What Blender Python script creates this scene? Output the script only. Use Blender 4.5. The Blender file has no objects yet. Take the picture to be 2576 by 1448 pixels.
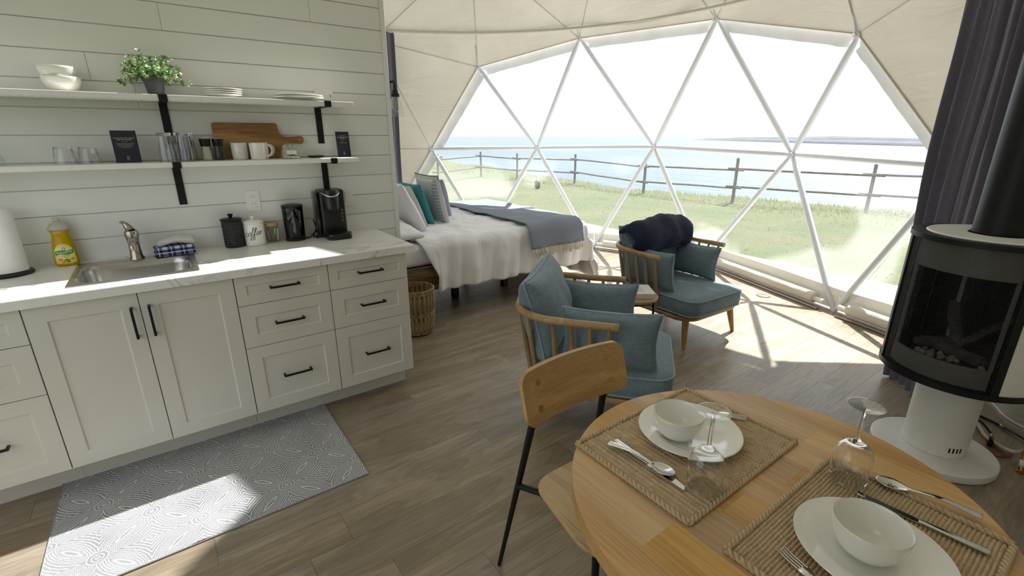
import bpy, bmesh, math, random
from math import sin, cos, pi, radians, sqrt, hypot, atan2
from mathutils import Vector, Matrix, noise
import numpy as np

# ------------------------------------------------------------------ camera, light, exposure
SC = bpy.context.scene
COL = SC.collection
CAM = Vector((.52, -3.081, 1.5015))
cd = bpy.data.cameras.new('camera')
cam = bpy.data.objects.new('camera', cd)
COL.objects.link(cam)
cam.location = CAM
cam.rotation_euler = (radians(90 - 17.81), 0, radians(53.9 - 90))
cd.sensor_width = 36
cd.lens = 36 * 1191 / 2576
cd.clip_start = .02
cd.clip_end = 6000
SC.camera = cam

w = bpy.data.worlds.new('bright_sky')
SC.world = w
w.use_nodes = True
bg = w.node_tree.nodes['Background']
bg.inputs[0].default_value = (.90, .955, 1, 1)
bg.inputs[1].default_value = 1.5

sl = bpy.data.lights.new('sun', 'SUN')
sl.energy = 12.5
sl.angle = radians(.7)
sl.color = (1, .985, .96)
so = bpy.data.objects.new('sun', sl)
COL.objects.link(so)
SUN_DIR = Vector((-.75, -.225, -1)).normalized()
so.rotation_euler = SUN_DIR.to_track_quat('-Z', 'Y').to_euler()
so.location = (12, 4, 16)

vs = SC.view_settings
vs.view_transform = 'Standard'
vs.look = 'None'
vs.exposure = 0.0
vs.gamma = 1
vs.use_curve_mapping = False
SC.cycles.max_bounces = 10
SC.cycles.diffuse_bounces = 6
SC.cycles.transparent_max_bounces = 24
SC.cycles.transmission_bounces = 10
SC.cycles.glossy_bounces = 4
SC.cycles.sample_clamp_indirect = 6
SC.cycles.caustics_reflective = False
SC.cycles.caustics_refractive = True

random.seed(7)

# ------------------------------------------------------------------ material helpers
def lin(h):
    h = h.lstrip('#')
    out = []
    for i in (0, 2, 4):
        c = int(h[i:i + 2], 16) / 255
        out.append(c / 12.92 if c <= .04045 else ((c + .055) / 1.055) ** 2.4)
    return tuple(out)

class NT:
    def __init__(s, name):
        s.m = bpy.data.materials.new(name)
        s.m.use_nodes = True
        s.t = s.m.node_tree
        s.t.nodes.clear()
        s.out = s.t.nodes.new('ShaderNodeOutputMaterial')
    def n(s, typ, **kw):
        nd = s.t.nodes.new('ShaderNode' + typ)
        for k, v in kw.items():
            setattr(nd, k, v)
        return nd
    def put(s, sock, v):
        if v is None:
            return
        if hasattr(v, 'is_output') or isinstance(v, bpy.types.NodeSocket):
            s.t.links.new(v, sock)
        else:
            if isinstance(v, tuple) and len(v) == 3 and sock.type == 'RGBA':
                v = (*v, 1)
            sock.default_value = v
    def math(s, op, a, b=None, c=None):
        nd = s.n('Math', operation=op)
        s.put(nd.inputs[0], a)
        s.put(nd.inputs[1], b)
        s.put(nd.inputs[2], c)
        return nd.outputs[0]
    def coord(s, which='Object', scale=(1, 1, 1), rot=(0, 0, 0), loc=(0, 0, 0)):
        tc = s.n('TexCoord')
        mp = s.n('Mapping')
        s.put(mp.inputs['Vector'], tc.outputs[which])
        mp.inputs['Scale'].default_value = scale
        mp.inputs['Rotation'].default_value = rot
        mp.inputs['Location'].default_value = loc
        return mp.outputs[0]
    def noise(s, vec, scale=5, detail=3, rough=.5, dist=0):
        nd = s.n('TexNoise')
        s.put(nd.inputs['Vector'], vec)
        nd.inputs['Scale'].default_value = scale
        nd.inputs['Detail'].default_value = detail
        nd.inputs['Roughness'].default_value = rough
        nd.inputs['Distortion'].default_value = dist
        return nd.outputs[0]
    def ramp(s, fac, stops):
        nd = s.n('ValToRGB')
        s.put(nd.inputs[0], fac)
        el = nd.color_ramp.elements
        while len(el) < len(stops):
            el.new(.5)
        for e, (p, c) in zip(el, stops):
            e.position = p
            e.color = (*c, 1) if len(c) == 3 else c
        return nd.outputs[0]
    def mix(s, fac, a, b, blend='MIX'):
        nd = s.n('Mix', data_type='RGBA', blend_type=blend)
        s.put(nd.inputs[0], fac)
        s.put(nd.inputs[6], a)
        s.put(nd.inputs[7], b)
        return nd.outputs[2]
    def sep(s, vec):
        nd = s.n('SeparateXYZ')
        s.put(nd.inputs[0], vec)
        return nd.outputs
    def comb(s, x, y, z=0.0):
        nd = s.n('CombineXYZ')
        s.put(nd.inputs[0], x); s.put(nd.inputs[1], y); s.put(nd.inputs[2], z)
        return nd.outputs[0]
    def bump(s, h, strength=.2, dist=.01):
        nd = s.n('Bump')
        s.put(nd.inputs['Height'], h)
        nd.inputs['Strength'].default_value = strength
        nd.inputs['Distance'].default_value = dist
        return nd.outputs[0]
    def bsdf(s, color=(.8, .8, .8), rough=.5, metal=0, normal=None, **kw):
        b = s.n('BsdfPrincipled')
        s.put(b.inputs['Base Color'], color)
        s.put(b.inputs['Roughness'], rough)
        s.put(b.inputs['Metallic'], metal)
        if normal is not None:
            s.put(b.inputs['Normal'], normal)
        for k, v in kw.items():
            s.put(b.inputs[k.replace('_', ' ')], v)
        return b.outputs[0]
    def done(s, sh):
        s.t.links.new(sh, s.out.inputs['Surface'])
        return s.m
    def rnd(s):
        return s.n('ObjectInfo').outputs['Random']

def plain(name, hexc, rough=.5, metal=0, var=.06, nscale=18, bump=0, bscale=120, **kw):
    t = NT(name)
    c = lin(hexc)
    v = t.coord()
    n = t.noise(v, nscale, 3)
    col = t.ramp(n, [(.3, tuple(x * (1 - var) for x in c)), (.7, tuple(min(1, x * (1 + var)) for x in c))])
    nm = t.bump(t.noise(v, bscale, 2), bump, .002) if bump else None
    return t.done(t.bsdf(col, rough, metal, nm, **kw))

def wood(name, hexes, axis=0, scale=1.0, rough=.5, ring=9, perobj=.0, bump=.05, contrast=1.0, along=.9, dist=.6):
    """grain running along the given axis of the object"""
    t = NT(name)
    tc = t.n('TexCoord').outputs['Object']
    r = t.rnd()
    off = t.comb(t.math('MULTIPLY', r, 37.0), t.math('MULTIPLY', r, 91.0), t.math('MULTIPLY', r, 53.0))
    va = t.n('VectorMath', operation='ADD')
    t.put(va.inputs[0], tc); t.put(va.inputs[1], off)
    sc = [7 * scale] * 3
    sc[axis] = along * scale
    mp = t.n('Mapping')
    t.put(mp.inputs['Vector'], va.outputs[0])
    mp.inputs['Scale'].default_value = sc
    big = t.noise(mp.outputs[0], 1.1, 3, .5, dist)
    rings = t.math('FRACT', t.math('MULTIPLY', big, ring))
    rings = t.math('ABSOLUTE', t.math('SUBTRACT', rings, .5))
    sc2 = [160 * scale] * 3
    sc2[axis] = 5 * scale
    mp2 = t.n('Mapping')
    t.put(mp2.inputs['Vector'], va.outputs[0])
    mp2.inputs['Scale'].default_value = sc2
    fine = t.noise(mp2.outputs[0], 1, 4, .6)
    f = t.math('ADD', t.math('MULTIPLY', rings, .55 * contrast), t.math('MULTIPLY', fine, .6))
    f = t.math('ADD', f, t.math('MULTIPLY', t.math('SUBTRACT', big, .5), .9))
    c = [lin(h) for h in hexes]
    col = t.ramp(f, [(.22, c[0]), (.5, c[1]), (.8, c[2])])
    if perobj:
        hv = t.n('HueSaturation')
        t.put(hv.inputs['Color'], col)
        t.put(hv.inputs['Value'], t.math('ADD', 1 - perobj, t.math('MULTIPLY', r, 2 * perobj)))
        t.put(hv.inputs['Saturation'], t.math('ADD', .85, t.math('MULTIPLY', t.math('FRACT', t.math('MULTIPLY', r, 7.3)), .3)))
        col = hv.outputs[0]
    return t.done(t.bsdf(col, rough, 0, t.bump(f, bump, .002)))

def fabric(name, hexc, hex2=None, scale=900, rough=.9, bump=.25, var=.12, sheen=.2):
    t = NT(name)
    v = t.coord()
    x, y, z = t.sep(v)
    def wv(a):
        return t.math('SINE', t.math('MULTIPLY', a, scale))
    weave = t.math('MULTIPLY', t.math('ADD', wv(x), wv(z)), t.math('ADD', wv(y), .6))
    n = t.noise(v, 60, 3, .6)
    mpv = t.coord('Object', (12, 220, 12))
    slub = t.noise(mpv, 1, 2)
    c = lin(hexc)
    c2 = lin(hex2) if hex2 else tuple(min(1, k * (1 + var * 2)) for k in c)
    f = t.math('ADD', t.math('MULTIPLY', n, .6), t.math('MULTIPLY', slub, .4))
    col = t.ramp(f, [(.3, tuple(k * (1 - var) for k in c)), (.72, c2)])
    h = t.math('ADD', t.math('MULTIPLY', weave, .25), n)
    return t.done(t.bsdf(col, rough, 0, t.bump(h, bump, .002), Sheen_Weight=sheen))

def glassmat(name, tint=(.96, .98, .97), refl=.5):
    """clear thin glass: passes light straight on, mirrors at grazing angles"""
    t = NT(name)
    tr = t.n('BsdfTransparent')
    tr.inputs[0].default_value = (*tint, 1)
    gl = t.n('BsdfGlossy')
    gl.inputs['Roughness'].default_value = .02
    lw = t.n('LayerWeight')
    lw.inputs[0].default_value = refl
    f = t.math('ADD', t.math('MULTIPLY', t.math('POWER', lw.outputs['Facing'], 2.2), .62), .035)
    mx = t.n('MixShader')
    t.put(mx.inputs[0], f)
    t.t.links.new(tr.outputs[0], mx.inputs[1])
    t.t.links.new(gl.outputs[0], mx.inputs[2])
    return t.done(mx.outputs[0])

M = {}
M['paint'] = plain('white_board_paint', '#e6e7e3', .45, var=.02, nscale=3)
M['cabinet'] = plain('cabinet_paint', '#d0cdc3', .42, var=.015, nscale=3)
M['black'] = plain('matt_black_metal', '#17181a', .42, .4, var=.1)
M['blackpl'] = plain('black_plastic', '#141517', .35, 0, var=.1)
M['blackgl'] = plain('gloss_black_plastic', '#08080a', .06, 0, var=.05)
M['white_cer'] = plain('white_glazed_ceramic', '#eeede6', .12, 0, var=.01, Coat_Weight=.5, Coat_Roughness=.03)
M['white_pl'] = plain('white_plastic', '#ecebe6', .4, var=.02)
M['white_metal'] = plain('white_powder_coat', '#e8e7e2', .38, var=.02)
M['frame_white'] = plain('white_strut_paint', '#dadde2', .4, var=.02, nscale=6)
M['chrome'] = plain('polished_steel', '#d9d9d6', .09, 1, var=.03)
M['nickel'] = plain('brushed_nickel', '#b0a79c', .22, 1, var=.05)
M['brass'] = plain('brass', '#b58a4a', .3, 1, var=.15)
M['copper'] = plain('copper_brown_plate', '#8a6350', .45, .2, var=.12)
M['grey_pot'] = plain('dark_grey_pot', '#55565a', .6, var=.05)
M['glass'] = glassmat('clear_glass')
M['cutglass'] = (lambda t: t.done(t.bsdf((1, 1, 1), 0.0, 0, None, Transmission_Weight=1.0, IOR=1.46)))(NT('drinking_glass'))
M['brasspin'] = plain('pale_brass_pin', '#b09a5e', .35, .8, var=.1)
M['stone'] = plain('dark_stone', '#3b3d3a', .6, var=.2, bump=.3)
M['cream'] = plain('cream_scoop', '#d8d2c2', .5)
M['rubber'] = plain('black_rubber', '#101113', .6)
M['hose'] = plain('cream_hose', '#c9c0a6', .6)
M['paper'] = plain('paper_towel', '#f1f0ee', .95, var=.02, bump=.4, bscale=300)
M['card'] = plain('dark_navy_card', '#1d2030', .55, var=.04)
M['print'] = plain('cream_print', '#d9cfae', .6)
M['ink'] = plain('black_ink', '#1a1a1a', .6)
M['grey_ink'] = plain('grey_ink', '#6c6f70', .6)
M['oak'] = wood('pale_oak', ['#94784f', '#b3976b', '#c4ab82'], 0, 1.5, .42, 6, 0, .03, .5)
M['oakx'] = M['oak']
M['oakz'] = wood('oak_spindle', ['#94784f', '#b0946a', '#c2a87e'], 2, 1.5, .42, 4, .06, .03, .4)
M['oakdark'] = wood('oak_backrest_veneer', ['#ab8856', '#c5a06a', '#d2af7e'], 0, 1.6, .4, 5, 0, .03, .4)
M['ash'] = wood('ash_seat', ['#a68863', '#c7ab82', '#d6bd97'], 1, 1.2, .45, 5, .08, .02, .45)
M['maple'] = wood('maple_strip', ['#b98f58', '#d6ae74', '#e2bf8a'], 1, 1.0, .3, 3, .13, .02, .4)
M['acacia'] = wood('acacia_board', ['#7a512c', '#a87c4a', '#caa569'], 0, 1.3, .4, 5, 0, .03, .7)
M['reclaimed'] = wood('reclaimed_bed_wood', ['#57432f', '#80674a', '#9a8164'], 0, 1.1, .7, 7, 0, .1, .9)
M['plank'] = wood('vinyl_floor_plank', ['#807361', '#9b8d79', '#ad9f8b'], 0, .9, .34, 8, .05, .03, .58, 1.4, .8)
M['fence'] = wood('weathered_fence_wood', ['#625e59', '#77726c', '#8a857e'], 0, 1, .9, 4, .1, .1, .6)
M['bamboo'] = wood('jar_lid_wood', ['#9c7a4c', '#bf9a66', '#cdae7e'], 0, 2, .5, 4)
M['blue'] = fabric('slate_blue_upholstery', '#6b808c', '#8397a2', 1500, .92, .2, .1)
M['piping'] = fabric('slate_blue_piping', '#8496a5', '#9aabb9', 1500, .9, .15, .05)
M['navy'] = fabric('navy_plush', '#131a30', '#1f2947', 2600, .95, .12, .2, .04)
M['curtain'] = fabric('charcoal_curtain', '#65626f', '#716e7c', 1200, .85, .12, .05, .1)
def m_linen():
    t = NT('white_crumpled_linen')
    v = t.coord()
    a = t.noise(t.coord('Object', (6.5, 6.5, 1.8)), 1.0, 4, .5, .7)
    rid = t.math('SUBTRACT', 1.0, t.math('MULTIPLY', t.math('ABSOLUTE', t.math('SUBTRACT', a, .5)), 5.0))
    rid = t.math('MAXIMUM', rid, 0.0)
    h = t.math('ADD', t.math('MULTIPLY', rid, .5), t.math('ADD', a, t.math('MULTIPLY', t.noise(v, 45, 3), .12)))
    col = t.ramp(a, [(.3, lin('#efeff4')), (.7, lin('#f6f6fa'))])
    return t.done(t.bsdf(col, .95, 0, t.bump(h, .30, .03), Sheen_Weight=.1))
M['white_lin'] = m_linen()
M['sheet'] = fabric('white_sheet', '#e6e5ea', '#efeef2', 800, .95, .15, .03, .1)
M['teal'] = fabric('teal_cushion_cloth', '#2c8087', '#3e959b', 700, .9, .3, .08)
M['greylin'] = fabric('pale_grey_linen', '#c6c5c9', '#d2d1d4', 700, .95, .25, .05)
M['white_towel'] = fabric('white_waffle_cloth', '#dad8d3', '#e6e4e0', 700, .95, .8, .05)
M['fringe'] = fabric('cream_fringe', '#e4dfd0', '#efebe0', 900, .95, .3, .08)
M['jutedark'] = plain('jute', '#a8875d', .9, var=.3, nscale=60, bump=.5, bscale=500)

def m_canvas():
    t = NT('cream_canvas')
    v = t.coord()
    n = t.noise(v, 2.2, 3, .5, .8)
    wr = t.coord('Object', (1.2, 1.2, 5))
    h = t.math('ADD', t.math('MULTIPLY', t.noise(wr, 1.6, 4, .55, 1.2), 1.0), t.math('MULTIPLY', t.noise(v, 260, 1), .015))
    col = t.ramp(n, [(.3, lin('#cfcabd')), (.7, lin('#d8d3c6'))])
    nm = t.bump(h, .2, .06)
    d = t.n('BsdfDiffuse'); t.put(d.inputs[0], col); t.put(d.inputs['Normal'], nm)
    tr = t.n('BsdfTranslucent'); t.put(tr.inputs[0], t.mix(.5, col, (1.0, .95, .87))); t.put(tr.inputs['Normal'], nm)
    mx = t.n('MixShader'); mx.inputs[0].default_value = .055
    t.t.links.new(d.outputs[0], mx.inputs[1]); t.t.links.new(tr.outputs[0], mx.inputs[2])
    return t.done(mx.outputs[0])
M['canvas'] = m_canvas()

def m_band():
    t = NT('grey_white_vinyl_band')
    v = t.coord()
    col = t.ramp(t.noise(v, 5, 3), [(.3, lin('#c6c6c5')), (.7, lin('#d2d2d1'))])
    nm = t.bump(t.noise(v, 6, 3, .5, 1), .25, .03)
    d = t.n('BsdfDiffuse'); t.put(d.inputs[0], col); t.put(d.inputs['Normal'], nm)
    tr = t.n('BsdfTranslucent'); t.put(tr.inputs[0], (.9, .92, .95)); t.put(tr.inputs['Normal'], nm)
    mx = t.n('MixShader'); mx.inputs[0].default_value = .05
    t.t.links.new(d.outputs[0], mx.inputs[1]); t.t.links.new(tr.outputs[0], mx.inputs[2])
    return t.done(mx.outputs[0])
M['band'] = m_band()

def m_pane(name, haze_lo, haze_hi, tint=(.95, .965, .965)):
    """clear vinyl: see-through, slightly scuffed and fogged in patches"""
    t = NT(name)
    v = t.coord()
    patch = t.noise(v, .95, 2, .4, .3)
    pf = t.ramp(patch, [(.46, (0, 0, 0)), (.51, (1, 1, 1))])
    z = t.sep(v)[2]
    low = t.math('SMOOTH_MIN', 1.0, t.math('MAXIMUM', 0.0, t.math('MULTIPLY', t.math('SUBTRACT', 1.25, z), 2.2)), .1)
    sc = t.noise(t.coord('Object', (3, 3, 9), (0, .6, .5)), 5, 4, .7, 2)
    sf = t.ramp(sc, [(.66, (0, 0, 0)), (.78, (1, 1, 1))])
    hz = t.math('ADD', haze_lo, t.math('MULTIPLY', t.math('MULTIPLY', pf, low), haze_hi))
    hz = t.math('ADD', hz, t.math('MULTIPLY', sf, .05))
    tr = t.n('BsdfTransparent'); tr.inputs[0].default_value = (*tint, 1)
    d = t.n('BsdfTranslucent'); d.inputs[0].default_value = (.86, .88, .88, 1)
    m1 = t.n('MixShader'); t.put(m1.inputs[0], hz)
    t.t.links.new(tr.outputs[0], m1.inputs[1]); t.t.links.new(d.outputs[0], m1.inputs[2])
    return t.done(m1.outputs[0])
M['pane'] = m_pane('clear_vinyl', .04, .17)
M['pane_tinted'] = m_pane('smoked_skylight_vinyl', .06, .1, (.70, .70, .70))

def m_marble():
    t = NT('white_marble_laminate')
    v = t.coord('Object', (1, 1.6, 1), (0, 0, .35))
    n = t.noise(v, 2.3, 7, .62, 1.4)
    r = t.math('ABSOLUTE', t.math('SUBTRACT', n, .5))
    vein = t.ramp(r, [(0, (1, 1, 1)), (.028, (0, 0, 0))])
    msk = t.ramp(t.noise(v, 1.7, 2), [(.45, (0, 0, 0)), (.62, (1, 1, 1))])
    n2 = t.noise(v, 1.2, 5, .6, 1)
    base = t.ramp(n2, [(.35, lin('#dfded9')), (.65, lin('#ecebe7'))])
    f = t.math('MULTIPLY', t.math('MULTIPLY', vein, msk), .75)
    col = t.mix(f, base, lin('#a3a09b'))
    return t.done(t.bsdf(col, .33))
M['marble'] = m_marble()

def m_steel():
    t = NT('brushed_sink_steel')
    n = t.noise(t.coord('Object', (6, 260, 6)), 1, 3)
    col = t.ramp(n, [(.3, lin('#bbb8b3')), (.7, lin('#c6c3be'))])
    return t.done(t.bsdf(col, t.math('ADD', .2, t.math('MULTIPLY', n, .16)), 1, t.bump(n, .02, .001)))
M['steel'] = m_steel()

def m_rug():
    """overlapping-circle medallions with dotted petals, woven white on grey"""
    t = NT('grey_medallion_rug')
    s = .2316
    x, y, z = t.sep(t.coord('Object'))
    # flower centres sit at (.9,-.572) and on a lattice turned 45 degrees
    k = 1 / (s * sqrt(2))
    dx = t.math('SUBTRACT', x, .9); dy = t.math('ADD', y, .572)
    u = t.math('MULTIPLY', t.math('ADD', dx, dy), k)
    v = t.math('MULTIPLY', t.math('SUBTRACT', dy, dx), k)
    wob = t.noise(t.comb(x, y), 55, 1)
    wob = t.math('MULTIPLY', t.math('SUBTRACT', wob, .5), .035)
    fu = t.math('SUBTRACT', t.math('FRACT', u), .5)
    fv = t.math('SUBTRACT', t.math('FRACT', v), .5)
    au = t.math('ABSOLUTE', fu); av = t.math('ABSOLUTE', fv)
    big = t.math('MAXIMUM', au, av); sml = t.math('MINIMUM', au, av)
    # distance to the nearer neighbouring circle centre
    ddx = t.math('SUBTRACT', 1.0, big)
    g = t.math('SQRT', t.math('ADD', t.math('MULTIPLY', ddx, ddx), t.math('MULTIPLY', sml, sml)))
    g = t.math('ADD', g, wob)
    depth = t.math('SUBTRACT', .7071, g)          # >0 inside a petal, up to .207
    ang = t.math('ARCTAN2', sml, ddx)
    # dotted rows inside the petal
    row = t.math('MULTIPLY', depth, 1 / .034)
    rowf = t.math('ABSOLUTE', t.math('SUBTRACT', t.math('FRACT', row), .5))
    rowon = t.math('LESS_THAN', rowf, .24)
    par = t.math('MULTIPLY', t.math('FLOOR', row), .37)
    dash = t.math('ABSOLUTE', t.math('SUBTRACT', t.math('FRACT', t.math('ADD', t.math('MULTIPLY', ang, 24.0), par)), .5))
    dashon = t.math('LESS_THAN', dash, .27)
    inrows = t.math('MULTIPLY', t.math('GREATER_THAN', depth, .01), t.math('LESS_THAN', depth, .15))
    dots = t.math('MULTIPLY', t.math('MULTIPLY', rowon, dashon), inrows)
    # plain ellipse in the middle of the petal
    ell = t.math('LESS_THAN', t.math('ABSOLUTE', t.math('SUBTRACT', depth, .172)), .010)
    # concave diamonds: solid lines
    dd = t.math('SUBTRACT', g, .7071)
    rl = t.math('ABSOLUTE', t.math('SUBTRACT', t.math('FRACT', t.math('MULTIPLY', dd, 1 / .052)), .5))
    lines = t.math('MULTIPLY', t.math('GREATER_THAN', dd, -.012), t.math('LESS_THAN', rl, .13))
    # rings round each flower centre
    cu = t.math('SUBTRACT', .5, au); cv = t.math('SUBTRACT', .5, av)
    rc = t.math('ADD', t.math('SQRT', t.math('ADD', t.math('MULTIPLY', cu, cu), t.math('MULTIPLY', cv, cv))), t.math('MULTIPLY', wob, .6))
    near = t.math('LESS_THAN', rc, .155)
    ring = t.math('LESS_THAN', t.math('ABSOLUTE', t.math('SUBTRACT', t.math('FRACT', t.math('MULTIPLY', rc, 1 / .055)), .5)), .14)
    pat = t.math('MAXIMUM', t.math('MAXIMUM', dots, ell), lines)
    pat = t.math('ADD', t.math('MULTIPLY', pat, t.math('SUBTRACT', 1.0, near)), t.math('MULTIPLY', ring, near))
    tone = t.ramp(t.noise(t.comb(x, y), 5, 4, .6), [(.3, lin('#808084')), (.7, lin('#98989b'))])
    col = t.mix(t.math('MINIMUM', 1.0, pat), tone, lin('#dcdcda'))
    nm = t.bump(t.math('ADD', t.math('MULTIPLY', pat, .6), t.noise(t.comb(x, y), 700, 2)), .4, .002)
    return t.done(t.bsdf(col, .95, 0, nm))
M['rug'] = m_rug()
M['rugedge'] = fabric('grey_rug_binding', '#8f8f92', None, 900)

def m_mesh():
    """perforated steel screen: round holes in staggered rows on the panel's own UV (metres)"""
    t = NT('perforated_black_screen')
    uv = t.n('UVMap').outputs[0]
    x, y, _ = t.sep(uv)
    p = .0072
    ry = t.math('MULTIPLY', y, 1 / (p * .75))
    odd = t.math('MULTIPLY', t.math('FLOORED_MODULO', t.math('FLOOR', ry), 2.0), .5)
    fx = t.math('SUBTRACT', t.math('FRACT', t.math('ADD', t.math('MULTIPLY', x, 1 / p), odd)), .5)
    fy = t.math('MULTIPLY', t.math('SUBTRACT', t.math('FRACT', ry), .5), .75)
    r = t.math('SQRT', t.math('ADD', t.math('MULTIPLY', fx, fx), t.math('MULTIPLY', fy, fy)))
    hole = t.math('LESS_THAN', r, .375)
    b = t.bsdf(lin('#1b1c1d'), .5, .3)
    tr = t.n('BsdfTransparent')
    mx = t.n('MixShader'); t.put(mx.inputs[0], hole)
    t.t.links.new(b, mx.inputs[1]); t.t.links.new(tr.outputs[0], mx.inputs[2])
    return t.done(mx.outputs[0])
M['screen'] = m_mesh()

def m_jute():
    t = NT('woven_jute')
    v = t.coord()
    n = t.noise(v, 420, 3, .6)
    n2 = t.noise(v, 60, 2)
    f = t.math('ADD', t.math('MULTIPLY', n, .6), t.math('MULTIPLY', n2, .4))
    col = t.ramp(f, [(.25, lin('#ab9370')), (.5, lin('#c6ae8b')), (.75, lin('#dac9ab'))])
    return t.done(t.bsdf(col, .92, 0, t.bump(t.noise(v, 900, 2), .5, .001)))
M['jute'] = m_jute()

def m_wicker():
    t = NT('dried_wicker')
    v = t.coord('Object', (60, 60, 9))
    n = t.noise(v, 1, 4, .6)
    col = t.ramp(n, [(.3, lin('#7a6547')), (.5, lin('#a18a63')), (.72, lin('#cdb995'))])
    return t.done(t.bsdf(col, .8, 0, t.bump(n, .4, .003)))
M['wicker'] = m_wicker()

def m_throw():
    t = NT('blue_grey_herringbone')
    x, y, z = t.sep(t.coord())
    zig = t.math('ADD', t.math('MULTIPLY', y, 560.0), t.math('MULTIPLY', t.math('PINGPONG', t.math('MULTIPLY', x, 95.0), 1.0), 2.0))
    st = t.math('SINE', t.math('MULTIPLY', zig, 3.1))
    f = t.math('ADD', t.math('MULTIPLY', st, .3), .5)
    col = t.ramp(f, [(.3, lin('#6d7686')), (.75, lin('#9aa1ae'))])
    return t.done(t.bsdf(col, .95, 0, t.bump(st, .15, .001)))
M['throw'] = m_throw()

def m_check():
    t = NT('navy_white_check_cloth')
    x, y, z = t.sep(t.coord())
    def band(a, k, ph):
        f = t.math('FRACT', t.math('ADD', t.math('MULTIPLY', a, k), ph))
        return t.math('ADD', t.math('LESS_THAN', f, .4), t.math('MULTIPLY', t.math('LESS_THAN', t.math('ABSOLUTE', t.math('SUBTRACT', f, .7)), .05), 1.6))
    s = t.math('ADD', band(x, 19.0, .1), band(t.math('ADD', y, z), 19.0, .3))
    col = t.ramp(t.math('MULTIPLY', s, .42), [(0, lin('#26336e')), (.45, lin('#6f7aa6')), (.85, lin('#dcdde6'))])
    return t.done(t.bsdf(col, .95, 0, t.bump(t.noise(t.coord(), 600, 2), .3, .001)))
M['check'] = m_check()

def m_emb(name, base, ink, k, axis=0, lo=.05, hi=.16):
    """cloth with an embroidered band of small glyph-like blocks along one edge (local X)"""
    t = NT(name)
    x, y, z = t.sep(t.coord())
    inb = t.math('MULTIPLY', t.math('GREATER_THAN', x, lo), t.math('LESS_THAN', x, hi))
    a = t.math('FRACT', t.math('MULTIPLY', x, k)); b = t.math('FRACT', t.math('MULTIPLY', y, k * .7))
    bl = t.math('MULTIPLY', t.math('GREATER_THAN', a, .25), t.math('GREATER_THAN', b, .35))
    br = t.math('LESS_THAN', t.math('ABSOLUTE', t.math('SUBTRACT', b, .6)), .07)
    f = t.math('MULTIPLY', inb, t.math('MAXIMUM', t.math('MULTIPLY', bl, t.math('SUBTRACT', 1.0, br)), 0.0))
    col = t.mix(f, lin(base), lin(ink))
    return t.done(t.bsdf(col, .95, 0, t.bump(t.noise(t.coord(), 500, 2), .3, .001)))
M['emb'] = m_emb('grey_cloth_with_embroidered_band', '#cbcacd', '#717b90', 45, 0, -.21, -.13)

def m_blockprint(name, base, ink, k):
    t = NT(name)
    v = t.coord('Object', (k, k, k))
    vo = t.n('TexVoronoi', feature='DISTANCE_TO_EDGE'); t.put(vo.inputs['Vector'], v); vo.inputs['Scale'].default_value = 1
    w2 = t.n('TexWave', wave_type='RINGS'); t.put(w2.inputs['Vector'], v); w2.inputs['Scale'].default_value = 1.6; w2.inputs['Distortion'].default_value = 3
    f = t.math('GREATER_THAN', w2.outputs[1], .55)
    col = t.mix(f, lin(base), lin(ink))
    return t.done(t.bsdf(col, .95))
M['printcloth'] = m_blockprint('blue_white_block_print', '#c9ccd3', '#5c6a85', 30)
M['leafprint'] = m_blockprint('white_carton_leaf_print', '#e8e6df', '#6f7f6a', 38)

def m_leaf():
    t = NT('pale_green_leaf')
    r = t.rnd()
    col = t.ramp(r, [(0, lin('#4c7540')), (.45, lin('#7fa35f')), (1, lin('#d8e3b4'))])
    d = t.bsdf(col, .45)
    tr = t.n('BsdfTranslucent'); t.put(tr.inputs[0], col)
    mx = t.n('MixShader'); mx.inputs[0].default_value = .3
    t.t.links.new(d, mx.inputs[1]); t.t.links.new(tr.outputs[0], mx.inputs[2])
    return t.done(mx.outputs[0])
M['leaf'] = m_leaf()

def m_grass():
    t = NT('seaside_lawn')
    v = t.coord()
    a = t.noise(v, .55, 4, .6)
    b = t.noise(v, 9, 4, .7)
    f = t.math('ADD', t.math('MULTIPLY', a, .7), t.math('MULTIPLY', b, .35))
    col = t.ramp(f, [(.36, lin('#53633a')), (.52, lin('#636b47')), (.68, lin('#737054'))])
    return t.done(t.bsdf(col, .95, 0, t.bump(t.noise(v, 22, 4, .7), .8, .08)))
M['grass'] = m_grass()

def m_blade():
    t = NT('grass_blade')
    r = t.noise(t.coord(), 3, 2)
    col = t.ramp(r, [(.35, lin('#879668')), (.6, lin('#a09c7c'))])
    d = t.n('BsdfDiffuse'); t.put(d.inputs[0], col)
    tr = t.n('BsdfTranslucent'); t.put(tr.inputs[0], col)
    mx = t.n('MixShader'); mx.inputs[0].default_value = .5
    t.t.links.new(d.outputs[0], mx.inputs[1]); t.t.links.new(tr.outputs[0], mx.inputs[2])
    return t.done(mx.outputs[0])
M['blade'] = m_blade()

def m_sea():
    t = NT('pale_blue_sea')
    n = t.noise(t.coord('Object', (.25, .06, 1)), 1, 6, .65, .4)
    n2 = t.noise(t.coord('Object', (.02, .006, 1)), 1, 3)
    col = t.ramp(n2, [(.35, lin('#4a5a63')), (.65, lin('#57676f'))])
    return t.done(t.bsdf(col, .35, 0, t.bump(n, .9, 1.0), Specular_IOR_Level=.25))
M['sea'] = m_sea()
M['rock'] = plain('shore_rock', '#3a3c41', .9, var=.4, nscale=.6, bump=.8, bscale=2)
M['farland'] = plain('distant_wooded_shore', '#5c6068', 1, var=.12, nscale=.05)
M['deck'] = plain('pale_deck_boards', '#e4e2dc', .8, var=.05)
M['dryedge'] = plain('dry_shore_grass', '#5a5442', .95, var=.25, nscale=2)

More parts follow.
